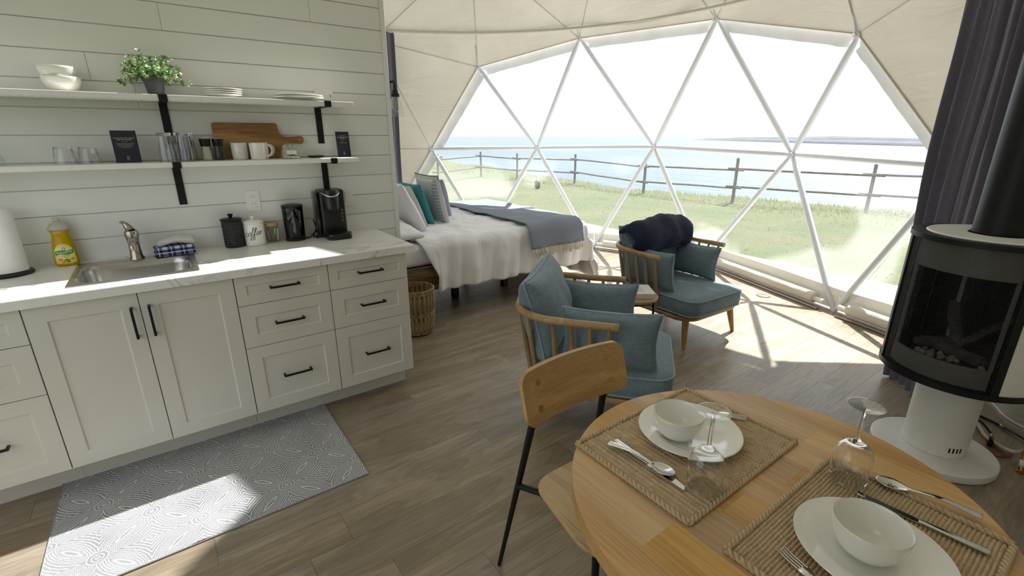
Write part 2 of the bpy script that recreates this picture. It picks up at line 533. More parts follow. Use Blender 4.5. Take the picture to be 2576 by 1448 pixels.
def m_soap():
    t = NT('yellow_soap_liquid')
    b = t.bsdf(lin('#dcb70f'), .06, 0, None, Transmission_Weight=.35, IOR=1.35)
    return t.done(b)
M['soap'] = m_soap()
M['soapclear'] = plain('clear_cap_plastic', '#e3dfca', .15, 0, var=.02, Transmission_Weight=.5)
def m_label():
    t = NT('citrus_label')
    x, y, z = t.sep(t.coord())
    n = t.noise(t.coord(), 14, 2)
    zz = t.math('ADD', z, t.math('MULTIPLY', n, .03))
    col = t.ramp(t.math('MULTIPLY', zz, 7.0), [(.14, lin('#e2a33c')), (.30, lin('#f2e06a')), (.62, lin('#f4ea96')), (.80, lin('#efc45a'))])
    return t.done(t.bsdf(col, .35))
M['label'] = m_label()
M['green'] = plain('label_green', '#2f9a4c', .4)
M['labelblue'] = plain('label_blue', '#3d6fb3', .4)
M['labelred'] = plain('label_red', '#c9432f', .4)
M['orange'] = plain('label_orange', '#e08a2a', .4)
M['whiteprint'] = plain('white_print', '#f4f4ee', .5)
M['firebox'] = plain('dark_firebox', '#0d0d0d', .8)
M['bandgrey'] = plain('inner_grey_steel', '#8d8d88', .5, .1)
M['log'] = plain('charred_log', '#4b4540', .9, var=.5, nscale=30, bump=.8, bscale=60)
M['ash_coal'] = plain('pale_ember_bed', '#8f8a82', .95, var=.4, nscale=40)
M['bulb'] = plain('amber_filament', '#c98f42', .3)
M['lamp_black'] = plain('dark_bronze_fitting', '#2a2a2b', .45, .5)
M['teabags'] = plain('sugar_sachets', '#b7a084', .7, var=.4, nscale=60)

# ------------------------------------------------------------------ geometry helpers
def B():
    return bmesh.new()

def mk(name, bm, mat, parent=None, smooth=False, loc=None, angle=None):
    """close a bmesh into ONE linked object"""
    bmesh.ops.recalc_face_normals(bm, faces=bm.faces[:])
    me = bpy.data.meshes.new(name)
    bm.to_mesh(me)
    bm.free()
    mats = mat if isinstance(mat, (list, tuple)) else [mat]
    for m in mats:
        me.materials.append(M[m] if isinstance(m, str) else m)
    if smooth:
        me.polygons.foreach_set('use_smooth', [True] * len(me.polygons))
        if angle is not None:
            me.set_sharp_from_angle(angle=radians(angle))
    o = bpy.data.objects.new(name, me)
    COL.objects.link(o)
    if loc is not None:
        o.location = loc
    if parent is not None:
        o.parent = parent
    return o

def thing(name, label, cat, loc=(0, 0, 0), rz=0, group=None):
    o = bpy.data.objects.new(name, None)
    COL.objects.link(o)
    o.location = loc
    o.rotation_euler = (0, 0, rz)
    o.empty_display_size = .05
    o['label'] = label
    o['category'] = cat
    if group:
        o['group'] = group
    return o

def tag(o, label, cat, group=None):
    o['label'] = label
    o['category'] = cat
    if group:
        o['group'] = group
    return o

def struct(o):
    o['kind'] = 'structure'
    return o

def sroot(name):
    o = bpy.data.objects.new(name, None)
    COL.objects.link(o)
    o['kind'] = 'structure'
    return o

def dup_tree(root, loc, rz=None, label=None, group=None):
    r = root.copy()
    COL.objects.link(r)
    r.location = loc
    if rz is not None:
        r.rotation_euler = (0, 0, rz)
    if label:
        r['label'] = label
    if group:
        r['group'] = group
    for ch in list(root.children):
        c = ch.copy(); COL.objects.link(c); c.parent = r
        for g in list(ch.children):
            d = g.copy(); COL.objects.link(d); d.parent = c
    return r

def inst(src, name=None, parent=None, loc=None, rot=None, scale=None):
    c = src.copy()
    COL.objects.link(c)
    if parent is not None:
        c.parent = parent
    if loc is not None:
        c.location = loc
    if rot is not None:
        c.rotation_euler = rot
    if scale is not None:
        c.scale = scale
    return c

def box(bm, x0, x1, y0, y1, z0, z1, bev=0, seg=1, mat=None):
    r = bmesh.ops.create_cube(bm, size=1)
    vs_ = r['verts']
    for v in vs_:
        v.co = Vector((x0 + (v.co.x + .5) * (x1 - x0), y0 + (v.co.y + .5) * (y1 - y0), z0 + (v.co.z + .5) * (z1 - z0)))
    if bev:
        es = {e for v in vs_ for e in v.link_edges}
        r2 = bmesh.ops.bevel(bm, geom=list(es), offset=bev, segments=seg, profile=.5, affect='EDGES')
        vs_ = list({v for f in r2['faces'] for v in f.verts} | {v for v in vs_ if v.is_valid})
    if mat is not None:
        for v in vs_:
            v.co = mat @ v.co
    return vs_

def frames(pts, closed=False):
    n = len(pts)
    T_ = []
    for i in range(n):
        a = pts[(i - 1) % n] if closed or i > 0 else pts[i]
        b = pts[(i + 1) % n] if closed or i < n - 1 else pts[i]
        d = (b - a)
        T_.append(d.normalized() if d.length > 1e-9 else Vector((0, 0, 1)))
    up = Vector((0, 0, 1)) if abs(T_[0].z) < .9 else Vector((1, 0, 0))
    N_ = [(up - T_[0] * up.dot(T_[0])).normalized()]
    for i in range(1, n):
        v = N_[-1] - T_[i] * N_[-1].dot(T_[i])
        N_.append(v.normalized() if v.length > 1e-6 else N_[-1])
    return T_, N_

def tube(bm, pts, r, n=8, closed=False, caps=True, flat=1.0, sm=0):
    pts = [Vector(p) for p in pts]
    if sm:                                                # round the path through its points
        P_, R_l, m_ = [], [], len(pts)
        rl_ = r if isinstance(r, (list, tuple)) else [r] * m_
        for i in range(m_ - 1):
            a, b, c, d = pts[max(0, i - 1)], pts[i], pts[i + 1], pts[min(m_ - 1, i + 2)]
            for k in range(sm):
                t_ = k / sm
                P_.append(.5 * ((2 * b) + (c - a) * t_ + (2 * a - 5 * b + 4 * c - d) * t_ ** 2 + (3 * b - a - 3 * c + d) * t_ ** 3))
                R_l.append(rl_[i] + (rl_[i + 1] - rl_[i]) * t_)
        pts = P_ + [pts[-1]]
        r = R_l + [rl_[-1]]
    T_, N_ = frames(pts, closed)
    rings = []
    for i, p in enumerate(pts):
        rr = r[i] if isinstance(r, (list, tuple)) else r
        bi = T_[i].cross(N_[i])
        rings.append([bm.verts.new(p + N_[i] * cos(2 * pi * k / n) * rr + bi * sin(2 * pi * k / n) * rr * flat) for k in range(n)])
    m = len(rings)
    for i in range(m if closed else m - 1):
        a, b = rings[i], rings[(i + 1) % m]
        for k in range(n):
            bm.faces.new((a[k], a[(k + 1) % n], b[(k + 1) % n], b[k]))
    if caps and not closed:
        bm.faces.new(rings[0][::-1])
        bm.faces.new(rings[-1])
    return rings

def lathe(bm, prof, n=32, cx=0, cy=0, capb=False, capt=False, sx=1, sy=1):
    rings = []
    for r, z in prof:
        if r < 1e-6:
            rings.append([bm.verts.new((cx, cy, z))])
        else:
            rings.append([bm.verts.new((cx + cos(2 * pi * k / n) * r * sx, cy + sin(2 * pi * k / n) * r * sy, z)) for k in range(n)])
    for a, b in zip(rings, rings[1:]):
        if len(a) == 1 and len(b) == 1:
            continue
        for k in range(n):
            k2 = (k + 1) % n
            if len(a) == 1:
                bm.faces.new((a[0], b[k], b[k2]))
            elif len(b) == 1:
                bm.faces.new((a[k], a[k2], b[0]))
            else:
                bm.faces.new((a[k], a[k2], b[k2], b[k]))
    if capb and len(rings[0]) > 1:
        bm.faces.new(rings[0][::-1])
    if capt and len(rings[-1]) > 1:
        bm.faces.new(rings[-1])
    return rings

def prism(bm, poly, z0, z1, bev=0, seg=2, mat=None):
    b = [bm.verts.new((p[0], p[1], z0)) for p in poly]
    t = [bm.verts.new((p[0], p[1], z1)) for p in poly]
    n = len(poly)
    fb = bm.faces.new(b[::-1]); ft = bm.faces.new(t)
    for k in range(n):
        bm.faces.new((b[k], b[(k + 1) % n], t[(k + 1) % n], t[k]))
    vs_ = b + t
    if bev:
        es = list(fb.edges) + list(ft.edges)
        r2 = bmesh.ops.bevel(bm, geom=es, offset=bev, segments=seg, profile=.5, affect='EDGES')
        vs_ = list({v for f in r2['faces'] for v in f.verts} | {v for v in vs_ if v.is_valid})
    if mat is not None:
        for v in vs_:
            v.co = mat @ v.co
    return vs_

def rrect(x0, x1, y0, y1, r, k=6):
    out = []
    for cx, cy, a0 in ((x1 - r, y1 - r, 0), (x0 + r, y1 - r, pi / 2), (x0 + r, y0 + r, pi), (x1 - r, y0 + r, 3 * pi / 2)):
        for i in range(k + 1):
            a = a0 + pi / 2 * i / k
            out.append((cx + r * cos(a), cy + r * sin(a)))
    return out

def loft(bm, loops, capa=True, capb=True):
    rings = [[bm.verts.new(p) for p in L] for L in loops]
    n = len(rings[0])
    for a, b in zip(rings, rings[1:]):
        for k in range(n):
            bm.faces.new((a[k], a[(k + 1) % n], b[(k + 1) % n], b[k]))
    if capa:
        bm.faces.new(rings[0][::-1])
    if capb:
        bm.faces.new(rings[-1])
    return rings

def grid(bm, fn, nu, nv, uvfn=None):
    g = [[bm.verts.new(fn(i / nu, j / nv)) for j in range(nv + 1)] for i in range(nu + 1)]
    uvl = bm.loops.layers.uv.verify() if uvfn else None
    for i in range(nu):
        for j in range(nv):
            f = bm.faces.new((g[i][j], g[i + 1][j], g[i + 1][j + 1], g[i][j + 1]))
            if uvfn:
                for lp, (a, b) in zip(f.loops, ((i, j), (i + 1, j), (i + 1, j + 1), (i, j + 1))):
                    lp[uvl].uv = uvfn(a / nu, b / nv)
    return g

def xf(bm, mat):
    for v in bm.verts:
        v.co = mat @ v.co

def nz(p, s=1.0, seed=0.0):
    return noise.noise(Vector((p[0] * s + seed, p[1] * s - seed * 1.7, (p[2] if len(p) > 2 else 0) * s + seed * .6)))

def clip_poly(poly, a, b, c):
    """keep the part of poly with a*x+b*y<=c"""
    out = []
    n = len(poly)
    for i in range(n):
        p, q = poly[i], poly[(i + 1) % n]
        dp, dq = a * p[0] + b * p[1] - c, a * q[0] + b * q[1] - c
        if dp <= 0:
            out.append(p)
        if (dp < 0 < dq) or (dq < 0 < dp):
            t = dp / (dp - dq)
            out.append((p[0] + (q[0] - p[0]) * t, p[1] + (q[1] - p[1]) * t))
    return out

def text_mesh(body, size, align='CENTER', extrude=.0004, spacing=1.0, line=1.0, res=3):
    cu = bpy.data.curves.new('lettering', 'FONT')
    cu.body = body
    cu.size = size
    cu.align_x = align
    cu.align_y = 'CENTER'
    cu.extrude = extrude
    cu.space_character = spacing
    cu.space_line = line
    cu.resolution_u = res
    o = bpy.data.objects.new('lettering', cu)
    COL.objects.link(o)
    dg = bpy.context.evaluated_depsgraph_get()
    dg.update()
    me = bpy.data.meshes.new_from_object(o.evaluated_get(dg))
    bpy.data.objects.remove(o)
    bpy.data.curves.remove(cu)
    return me

def lettering(body, size, mat, parent, mtx, name='lettering', bend=None, **kw):
    me = text_mesh(body, size, **kw)
    for v in me.vertices:
        c = v.co.copy()
        if bend:
            a = c.x / bend
            c = Vector((sin(a) * (bend + c.z), c.y, cos(a) * (bend + c.z) - bend))
        v.co = mtx @ c
    me.materials.clear()
    me.materials.append(M[mat])
    o = bpy.data.objects.new(name, me)
    COL.objects.link(o)
    o.parent = parent
    return o

def pillow_pt(u, v, wd, ht, th, side, pinch=.05, seed=0.0, wr=.006, pw=.42):
    x = wd / 2 * u * (1 - pinch * (1 - v * v))
    y = ht / 2 * v * (1 - pinch * (1 - u * u))
    e = max(0.0, (1 - u * u)) * max(0.0, (1 - v * v))
    z = side * th / 2 * e ** pw
    if 0 < e:
        z += wr * e ** .3 * (nz((x * 9, y * 9, side * .7), 1, seed) + .5 * nz((x * 22, y * 22, side), 1, seed))
    return Vector((x, y, z))

def pillow(bm, wd, ht, th, n=18, mat=None, **kw):
    def ss(t):
        t = 2 * t - 1
        return sin(t * pi / 2) * .6 + t * .4
    top = [[None] * (n + 1) for _ in range(n + 1)]
    bot = [[None] * (n + 1) for _ in range(n + 1)]
    for i in range(n + 1):
        for j in range(n + 1):
            u, v = ss(i / n), ss(j / n)
            p = pillow_pt(u, v, wd, ht, th, 1, **kw)
            top[i][j] = bm.verts.new(mat @ p if mat else p)
            if i in (0, n) or j in (0, n):
                bot[i][j] = top[i][j]
            else:
                p = pillow_pt(u, v, wd, ht, th, -1, **kw)
                bot[i][j] = bm.verts.new(mat @ p if mat else p)
    for i in range(n):
        for j in range(n):
            bm.faces.new((top[i][j], top[i + 1][j], top[i + 1][j + 1], top[i][j + 1]))
            bm.faces.new((bot[i][j], bot[i][j + 1], bot[i + 1][j + 1], bot[i + 1][j]))

def pillow_edge(wd, ht, th, mat, n=14, **kw):
    pts = []
    for s in range(4):
        for i in range(n):
            t = -1 + 2 * i / n
            u, v = ((t, -1), (1, t), (-t, 1), (-1, -t))[s]
            p = pillow_pt(u, v, wd, ht, th, 1, **kw)
            pts.append(mat @ p)
    return pts

def TRS(loc=(0, 0, 0), rx=0, ry=0, rz=0):
    return Matrix.Translation(loc) @ Matrix.Rotation(rz, 4, 'Z') @ Matrix.Rotation(ry, 4, 'Y') @ Matrix.Rotation(rx, 4, 'X')

# ------------------------------------------------------------------ dome geometry (3-frequency icosphere, 5/8)
DC = Vector((2.0424, -.1080, .6169)); DR = 3.9059; DAZ = .909297
def ico3():
    ph = math.atan(.5)
    V = [Vector((0, 0, 1))]
    for k in range(5):
        a = radians(72 * k); V.append(Vector((cos(ph) * cos(a), cos(ph) * sin(a), sin(ph))))
    for k in range(5):
        a = radians(72 * k + 36); V.append(Vector((cos(ph) * cos(a), cos(ph) * sin(a), -sin(ph))))
    V.append(Vector((0, 0, -1)))
    Fs = []
    for k in range(5):
        n = (k + 1) % 5
        Fs += [(0, 1 + k, 1 + n), (1 + k, 6 + k, 1 + n), (1 + n, 6 + k, 6 + n), (11, 6 + n, 6 + k)]
    ids, pts, tri = {}, [], []
    def vid(P):
        P = P.normalized()
        k = tuple(round(c, 5) + 0.0 for c in P)
        if k not in ids:
            ids[k] = len(pts); pts.append(P)
        return ids[k]
    for a, b, c in Fs:
        A, Bv, Cv = V[a], V[b], V[c]
        g = {}
        for i in range(4):
            for j in range(4 - i):
                g[i, j] = vid(A * (3 - i - j) / 3 + Bv * i / 3 + Cv * j / 3)
        for i in range(3):
            for j in range(3 - i):
                tri.append((g[i, j], g[i + 1, j], g[i, j + 1]))
                if i + j < 2:
                    tri.append((g[i + 1, j], g[i + 1, j + 1], g[i, j + 1]))
    return pts, tri
_p, DT = ico3()
DV = []
for p in _p:
    q = Matrix.Rotation(DAZ, 3, 'Z') @ p * DR + DC
    DV.append(q)
for i, c in {10: (3.763, 3.335, 1.329), 86: (4.962, 2.394, 1.342), 85: (5.728, .957, 1.372), 73: (5.871, -.689, 1.323),
             9: (4.162, 2.664, 2.375), 83: (4.93, 1.569, 2.638), 84: (5.38, .042, 2.645), 66: (5.335, -1.292, 2.308)}.items():
    DV[i] = Vector(c)
BASE = [i for i, v in enumerate(DV) if -.3 < v.z < .1]
for i in BASE:
    v = DV[i]
    d = Vector((v.x - DC.x, v.y - DC.y, 0)).normalized() * 3.81
    DV[i] = Vector((DC.x + d.x, DC.y + d.y, 0))
DV[87] = Vector((5.304, 1.534, 0)); DV[76] = Vector((5.191, -1.568, 0))
BASE.sort(key=lambda i: atan2(DV[i].y - DC.y, DV[i].x - DC.x))
SHELL = [t for t in DT if all(DV[i].z > -.3 for i in t)]
WIN = [(10, 9, 86), (9, 83, 86), (83, 85, 86), (83, 84, 85), (84, 73, 85), (84, 66, 73), (66, 71, 73), (13, 10, 88), (10, 86, 88),
       (88, 87, 86), (87, 86, 85), (87, 74, 85), (74, 85, 73), (74, 76, 73), (76, 73, 71), (76, 72, 71)]
WSET = {tuple(sorted(t)) for t in WIN}
SKY = {tuple(sorted(t)) for t in ((0, 1, 4), (0, 4, 64))}
# glazed door side of the dome, behind and to the left of the camera
DOORW = set()
for t in SHELL:
    c = sum((DV[i] for i in t), Vector()) / 3
    a = math.degrees(atan2(c.y - DC.y, c.x - DC.x)) % 360
    if 192 < a < 229 and .2 < c.z < 2.5:
        DOORW.add(tuple(sorted(t)))
SKY |= DOORW
HALF = tuple(sorted((4, 64, 82)))

def toward(p, k):
    """point scaled about the dome centre"""
    return DC + (p - DC) * k

# ------------------------------------------------------------------ floor, dome shell, windows
fl = sroot('floor')
bm = B()
prism(bm, [(DC.x + 3.80 * cos(2 * pi * k / 60), DC.y + 3.80 * sin(2 * pi * k / 60)) for k in range(60)], -.06, -.0045)
mk('subfloor', bm, 'deck', fl)
PWID = .1733; ROW0 = -.667
disk = [(DC.x + 3.76 * cos(2 * pi * k / 64), DC.y + 3.76 * sin(2 * pi * k / 64)) for k in range(64)]
known = {1: 1.512, 4: .442, 5: .88, 7: 3.41, 9: 3.72}       # joints read for the rows counted from the cabinets outward
rs = random.Random(3)
for row in range(-17, 19):
    y1 = ROW0 - (row - 1) * PWID
    y0 = y1 - PWID
    j0 = known.get(row, rs.uniform(0, 1.22))
    x = j0 - 1.22 * 6
    while x < 6.2:
        pl = [q for q in disk]
        for a, b, c in ((1, 0, x + 1.22 - .0005), (-1, 0, -x - .0005), (0, 1, y1 - .0005), (0, -1, -y0 - .0005)):
            pl = clip_poly(pl, a, b, c)
            if len(pl) < 3:
                break
        if len(pl) >= 3:
            cx = sum(p[0] for p in pl) / len(pl); cy = sum(p[1] for p in pl) / len(pl)
            hidden = (cy > .12 and cx < 1.2) or cy > 2.55 or cx < -1.3
            if not hidden:
                bm = B()
                prism(bm, [(p[0] - cx, p[1] - cy) for p in pl], -.0045, 0)
                mk('plank', bm, 'plank', fl, loc=(cx, cy, 0))
        x += 1.22

def tri_mesh(A, Bp, Cp, n, sag, seed, wr=.012):
    """triangle cloth stretched between three points, bellied outward and wrinkled towards the corners"""
    bm = B()
    nrm = (Bp - A).cross(Cp - A).normalized()
    mid = (A + Bp + Cp) / 3
    if nrm.dot(mid - DC) < 0:
        nrm = -nrm
    vs_ = {}
    for i in range(n + 1):
        for j in range(n + 1 - i):
            a, b = i / n, j / n
            c = 1 - a - b
            p = A * c + Bp * a + Cp * b
            bub = 27 * a * b * c
            k = sag * bub ** .7 if bub > 0 else 0
            k += wr * min(1, bub * 3) * (nz(p * 1.9, 1, seed) + .5 * nz(p * 5, 1, seed))
            vs_[i, j] = bm.verts.new(p + nrm * k)
    for i in range(n):
        for j in range(n - i):
            bm.faces.new((vs_[i, j], vs_[i + 1, j], vs_[i, j + 1]))
            if i + j < n - 1:
                bm.faces.new((vs_[i + 1, j], vs_[i + 1, j + 1], vs_[i, j + 1]))
    return bm

ceil = sroot('ceiling')
KL = .988                                            # the liner hangs just inside the struts
seam_edges = set()
for t in SHELL:
    ts = tuple(sorted(t))
    if ts in WSET or ts in SKY:
        continue
    P = [DV[i] if DV[i].z < .01 else toward(DV[i], KL) for i in t]
    if ts == HALF:
        A, Bp, D_ = [toward(DV[i], KL) for i in (4, 64, 82)]
        A2, B2 = A.lerp(D_, .36), Bp.lerp(D_, .36)
        mk('canvas_panel', tri_mesh(A2, B2, D_, 8, .03, .3), 'canvas', ceil, True)
        w = sroot('window_17')
        bm = B()
        bm.faces.new([bm.verts.new(q) for q in (A, A2, B2, Bp)])
        mk('clear_panel', bm, 'pane_tinted', w)
        bm = B()
        tube(bm, [A2, B2], .02)
        mk('strut', bm, 'frame_white', w, True)
        continue
    mk('canvas_panel', tri_mesh(*P, 10, .035, ts[0] * .37 + ts[1] * .11, .016), 'canvas', ceil, True)
    for a, b in ((0, 1), (1, 2), (2, 0)):
        e = tuple(sorted((t[a], t[b])))
        if DV[e[0]].z > .05 or DV[e[1]].z > .05:
            seam_edges.add(e)
wedges = {}
for t in WIN:
    for a, b in ((0, 1), (1, 2), (2, 0)):
        wedges.setdefault(tuple(sorted((t[a], t[b]))), []).append(t)
for a, b in sorted(seam_edges):
    A, Bp = toward(DV[a], KL - .001), toward(DV[b], KL - .001)
    if max(A.z, Bp.z) < 1 or (A.y + Bp.y > 2 and A.x + Bp.x < 3.2) or (A.x + Bp.x < 2):
        continue
    bm = B()
    n = 8
    tube(bm, [A.lerp(Bp, i / n) + Vector((nz((i, a, b)), nz((i, b, a)), nz((a, i, b)))) * .004 for i in range(n + 1)], .005, 6)
    mk('canvas_seam', bm, 'canvas', ceil, True)

# clear panels of the bay, with the grey-white band along the outer edge
BW = .155
wroots = {}
for k, t in enumerate(WIN):
    w = sroot('window_%d' % (k + 1))
    P = [toward(DV[i], 1.004) if DV[i].z > .05 else DV[i].copy() for i in t]
    bm = B()
    n = 6
    vs_ = {}
    for i in range(n + 1):
        for j in range(n + 1 - i):
            vs_[i, j] = bm.verts.new(P[0] * (1 - i / n - j / n) + P[1] * (i / n) + P[2] * (j / n))
    for i in range(n):
        for j in range(n - i):
            bm.faces.new((vs_[i, j], vs_[i + 1, j], vs_[i, j + 1]))
            if i + j < n - 1:
                bm.faces.new((vs_[i + 1, j], vs_[i + 1, j + 1], vs_[i, j + 1]))
    mk('clear_panel', bm, 'pane', w)
    wroots[t] = w
for k, t in enumerate(sorted(SKY)):
    w = sroot('window_%d' % (18 + k))
    bm = B()
    bm.faces.new([bm.verts.new(toward(DV[i], KL) if DV[i].z > .05 else DV[i]) for i in t])
    mk('clear_panel', bm, 'pane' if t in DOORW else 'pane_tinted', w)
for e, ts in wedges.items():
    if len(ts) != 1:
        continue
    t = ts[0]
    o = [i for i in t if i not in e][0]
    if DV[e[0]].z < .05 and DV[e[1]].z < .05:
        continue
    A, Bp, O = DV[e[0]], DV[e[1]], DV[o]
    ed = (Bp - A).normalized()
    inn = (O - A) - ed * (O - A).dot(ed)
    inn.normalize()
    inward = (DC - (A + Bp) / 2).normalized()
    L = (Bp - A).length
    bm = B()
    def fn(u, v, A=A, ed=ed, inn=inn, L=L, inward=inward):
        wv = .008 * nz((u * 9, v, L), 1, 3)
        s = u
        if v > .5:                                       # inner edge is mitred and rounded at the hubs
            s = .055 + .89 * u
        return A + ed * (L * s) + inn * (BW * (v + .0) - .015 + wv) + inward * (-.006)
    grid(bm, fn, 14, 3)
    mk('edge_band', bm, 'band', wroots[t], True)

# struts and hubs of the bay
frame = thing('dome_frame', 'white tubular steel struts bolted into triangles across the clear bay window', 'frame', (DC.x, DC.y, 0))
org = Vector((DC.x, DC.y, 0))
hubs = set()
for e, ts in wedges.items():
    if len(ts) == 1:
        continue
    A, Bp = DV[e[0]], DV[e[1]]
    k = .994
    A, Bp = (toward(A, k) if A.z > .05 else A.copy()), (toward(Bp, k) if Bp.z > .05 else Bp.copy())
    d = (Bp - A).normalized()
    L = (Bp - A).length
    st = [0, .05, .075, .16, .22, L / 2, L - .22, L - .16, L - .075, L - .05, L]
    rr = [.019, .019, .022, .027, .029, .029, .029, .027, .022, .019, .019]
    bm = B()
    tube(bm, [A + d * s - org for s in st], rr, 12)
    mk('strut', bm, 'frame_white', frame, True, angle=50)
    hubs.update(e)
for h in sorted(hubs):
    if DV[h].z < .05:
        continue
    c = toward(DV[h], .988)
    d = (DC - c).normalized()
    bm = B()
    tube(bm, [c - d * .02 - org, c + d * .022 - org], .03, 12)
    tube(bm, [c + d * .022 - org, c + d * .032 - org], .011, 6)
    mk('hub_bolt', bm, 'frame_white', frame, True, angle=40)
for h in (9, 83, 84, 66):                                # short strut ends coming through the liner above the top hubs
    c = toward(DV[h], .984)
    up = (toward(Vector((DC.x, DC.y, 4.5)), 1) - c)
    nrm = (c - DC).normalized()
    up = (up - nrm * up.dot(nrm)).normalized()
    bm = B()
    ln = {9: .30, 83: .12, 84: .14, 66: .30}[h]
    tube(bm, [c - up * .01 - org, c + up * .06 - org, c + up * ln - org], [.021, .019, .017], 10, flat=.55)
    mk('strut_end', bm, 'frame_white', frame, True, angle=40)
    bm = B()
    q = c + up * .015 - nrm * .008
    tube(bm, [q - org, q - nrm * .018 - org], .008, 8)
    mk('bolt', bm, 'nickel', frame, True, angle=40)

# base of the bay: canvas skirt, rolled blind, floor track
tr = sroot('baseboard_bay')
vis = [i for i in BASE if -80 < math.degrees(atan2(DV[i].y - DC.y, DV[i].x - DC.x)) < 80]
for a, b in zip(vis, vis[1:]):
    A, Bp = DV[a], DV[b]
    ed = (Bp - A).normalized(); L = (Bp - A).length
    inn = Vector((DC.x, DC.y, 0)) - (A + Bp) / 2
    inn = (inn - ed * inn.dot(ed)).normalized()
    bm = B()
    grid(bm, lambda u, v: A + ed * (L * u) + inn * (-.045 + .015 * v + .004 * nz((u * 8, v * 2, a), 1, 2)) + Vector((0, 0, .012 + v * (.19 + .012 * sin(pi * u)))), 16, 4)
    mk('skirt', bm, 'canvas', tr, True)
    bm = B()
    tube(bm, [A + ed * (.17 + (L - .34) * i / 10) + inn * .05 + Vector((0, 0, .085 + .004 * nz((i, a, 2)))) for i in range(11)], [.05 + .004 * nz((i, 4, a)) for i in range(11)], 12)
    mk('rolled_blind', bm, 'canvas', tr, True, angle=60)
    bm = B()
    tube(bm, [A + ed * .075 + inn * .05 + Vector((0, 0, .075)), A + ed * (L - .075) + inn * .05 + Vector((0, 0, .075))], .024, 12)
    mk('blind_pole', bm, 'white_metal', tr, True, angle=60)
    bm = B()
    m = Matrix.Translation(A + inn * .085) @ Matrix.Rotation(atan2(ed.y, ed.x), 4, 'Z')
    box(bm, .09, L - .09, -.02, .02, .0005, .02, .004, mat=m)
    mk('floor_track', bm, 'nickel', tr)

# curtain rail round the dome
rail = thing('curtain_rail', 'cream curved curtain track running round the dome above the bay', 'curtain rail', (DC.x, DC.y, 2.7))
bm = B()
tube(bm, [(3.17 * cos(radians(a)), 3.17 * sin(radians(a)), 0) for a in range(-64, 97, 3)], .017, 8)
mk('track', bm, plain('cream_track', '#cfcdbd', .45), rail, True, angle=50)

def curtain(name, label, az0, az1, r, z0, z1, folds, amp, flare=0.0, seed=1.0, taper=0.0):
    t = thing(name, label, 'curtain', (DC.x + r * cos(radians(az0)), DC.y + r * sin(radians(az0)), 0))
    o0 = Vector(t.location)
    bm = B()
    def fn(u, v):
        z = z0 + (z1 - z0) * v
        a = az0 + (az1 - az0) * (u + .012 * sin(v * 5 + u * 9))
        a += flare * (1 - v) ** 3 * (1 - u) ** 2
        ph = 2 * pi * folds * (u + .02 * nz((u * 5, v * 1.2, seed)))
        wv = sin(ph) + .35 * sin(ph * 2.1 + 1.3 + 1.5 * v)
        rr = r + amp * (.75 + .35 * nz((u * 7, v * .8, seed + 4))) * wv - taper * (1 - v)
        rr += .012 * nz((u * 14, v * 5, seed))
        return Vector((DC.x + rr * cos(radians(a)), DC.y + rr * sin(radians(a)), z)) - o0
    grid(bm, fn, folds * 18, 24)
    mk('cloth', bm, 'curtain', t, True)
    bm = B()
    grid(bm, lambda u, v: fn(u, .965 + .035 * v) * 1.0 - Vector((cos(radians((az0 + az1) / 2)), sin(radians((az0 + az1) / 2)), 0)) * .004, folds * 18, 2)
    mk('heading_tape', bm, 'curtain', t, True)
    hk = None
    for k in range(folds + 1):
        p = fn(k / folds, 1)
        bm = B()
        tube(bm, [p + Vector((0, 0, -.02)), p + Vector((0, 0, .03))], .005, 6)
        mk('hook', bm, 'white_pl', t, True)
    return t
curtain('curtain', 'dark charcoal curtain hanging full length behind the black and white stove', -41.8, -55.8, 3.06, .012, 2.665, 7, .055, -3.2, 1.0)
curtain('curtain', 'narrow grey-violet curtain gathered beside the shiplap wall end, behind the bed pillows', 70.6, 88, 3.09, .05, 2.665, 8, .042, 0, 5.0)

# loose canvas hem lying on the floor behind the stove
t = thing('canvas_flap', 'loose pale canvas flap hanging to the floor at right behind the stove', 'canvas flap', (4.2, -2.78, 0))
bm = B()
def fn(u, v):
    p = Vector((4.30, -2.66, 0)).lerp(Vector((3.55, -3.38, 0)), u)
    out = Vector((.69, -.72, 0))
    z = .006 + 1.35 * v
    q = p + out * (.10 * v ** 1.5 + .03 * nz((u * 5, v * 3, 2)) + .02 * sin(u * 15 + v * 3)) + Vector((0, 0, z))
    return q - Vector((4.2, -2.78, 0))
grid(bm, fn, 30, 14)
mk('cloth', bm, 'canvas', t, True)
bm = B()
tube(bm, [fn(i / 20, .01) for i in range(21)], .006, 6)
mk('hem', bm, 'white_pl', t, True)
bm = B()
tube(bm, [fn(.06, .03) + Vector((-.03, .01, .02)), fn(.06, .03) + Vector((.02, -.02, .03))], .012, 8)
mk('toggle', bm, 'white_pl', t, True)

# ------------------------------------------------------------------ kitchen wall of white boards
WX0, WX1, WTOP = -1.55, 1.774, 2.315
Z0B, SPB = .8989, .1209
wall = struct(mk('wall_kitchen', (lambda b: (box(b, WX0, WX1 + .026, .0, .10, 0, WTOP), b)[1])(B()), 'paint'))
joints = {1: .662, 0: 1.364, 3: .348, 4: .505, 6: -.62, 9: -.9, 7: 1.9}   # row (counted down from the top line) -> butt joint
for k in range(-2, 14):
    zt = Z0B + SPB * (11 - k)
    zb = zt - SPB
    zt = min(zt, WTOP)
    if zt - zb < .03 or zb < .6:
        continue
    xs = [WX0, joints.get(k, 9), WX1]
    xs = [WX0, WX1] if not (WX0 < xs[1] < WX1) else xs
    for a, b in zip(xs, xs[1:]):
        bm = B()
        box(bm, a + .0006, b - .0006, -.0085, -.0002, zb + .0022, zt - .0022, .0012)
        mk('board', bm, 'paint', wall)
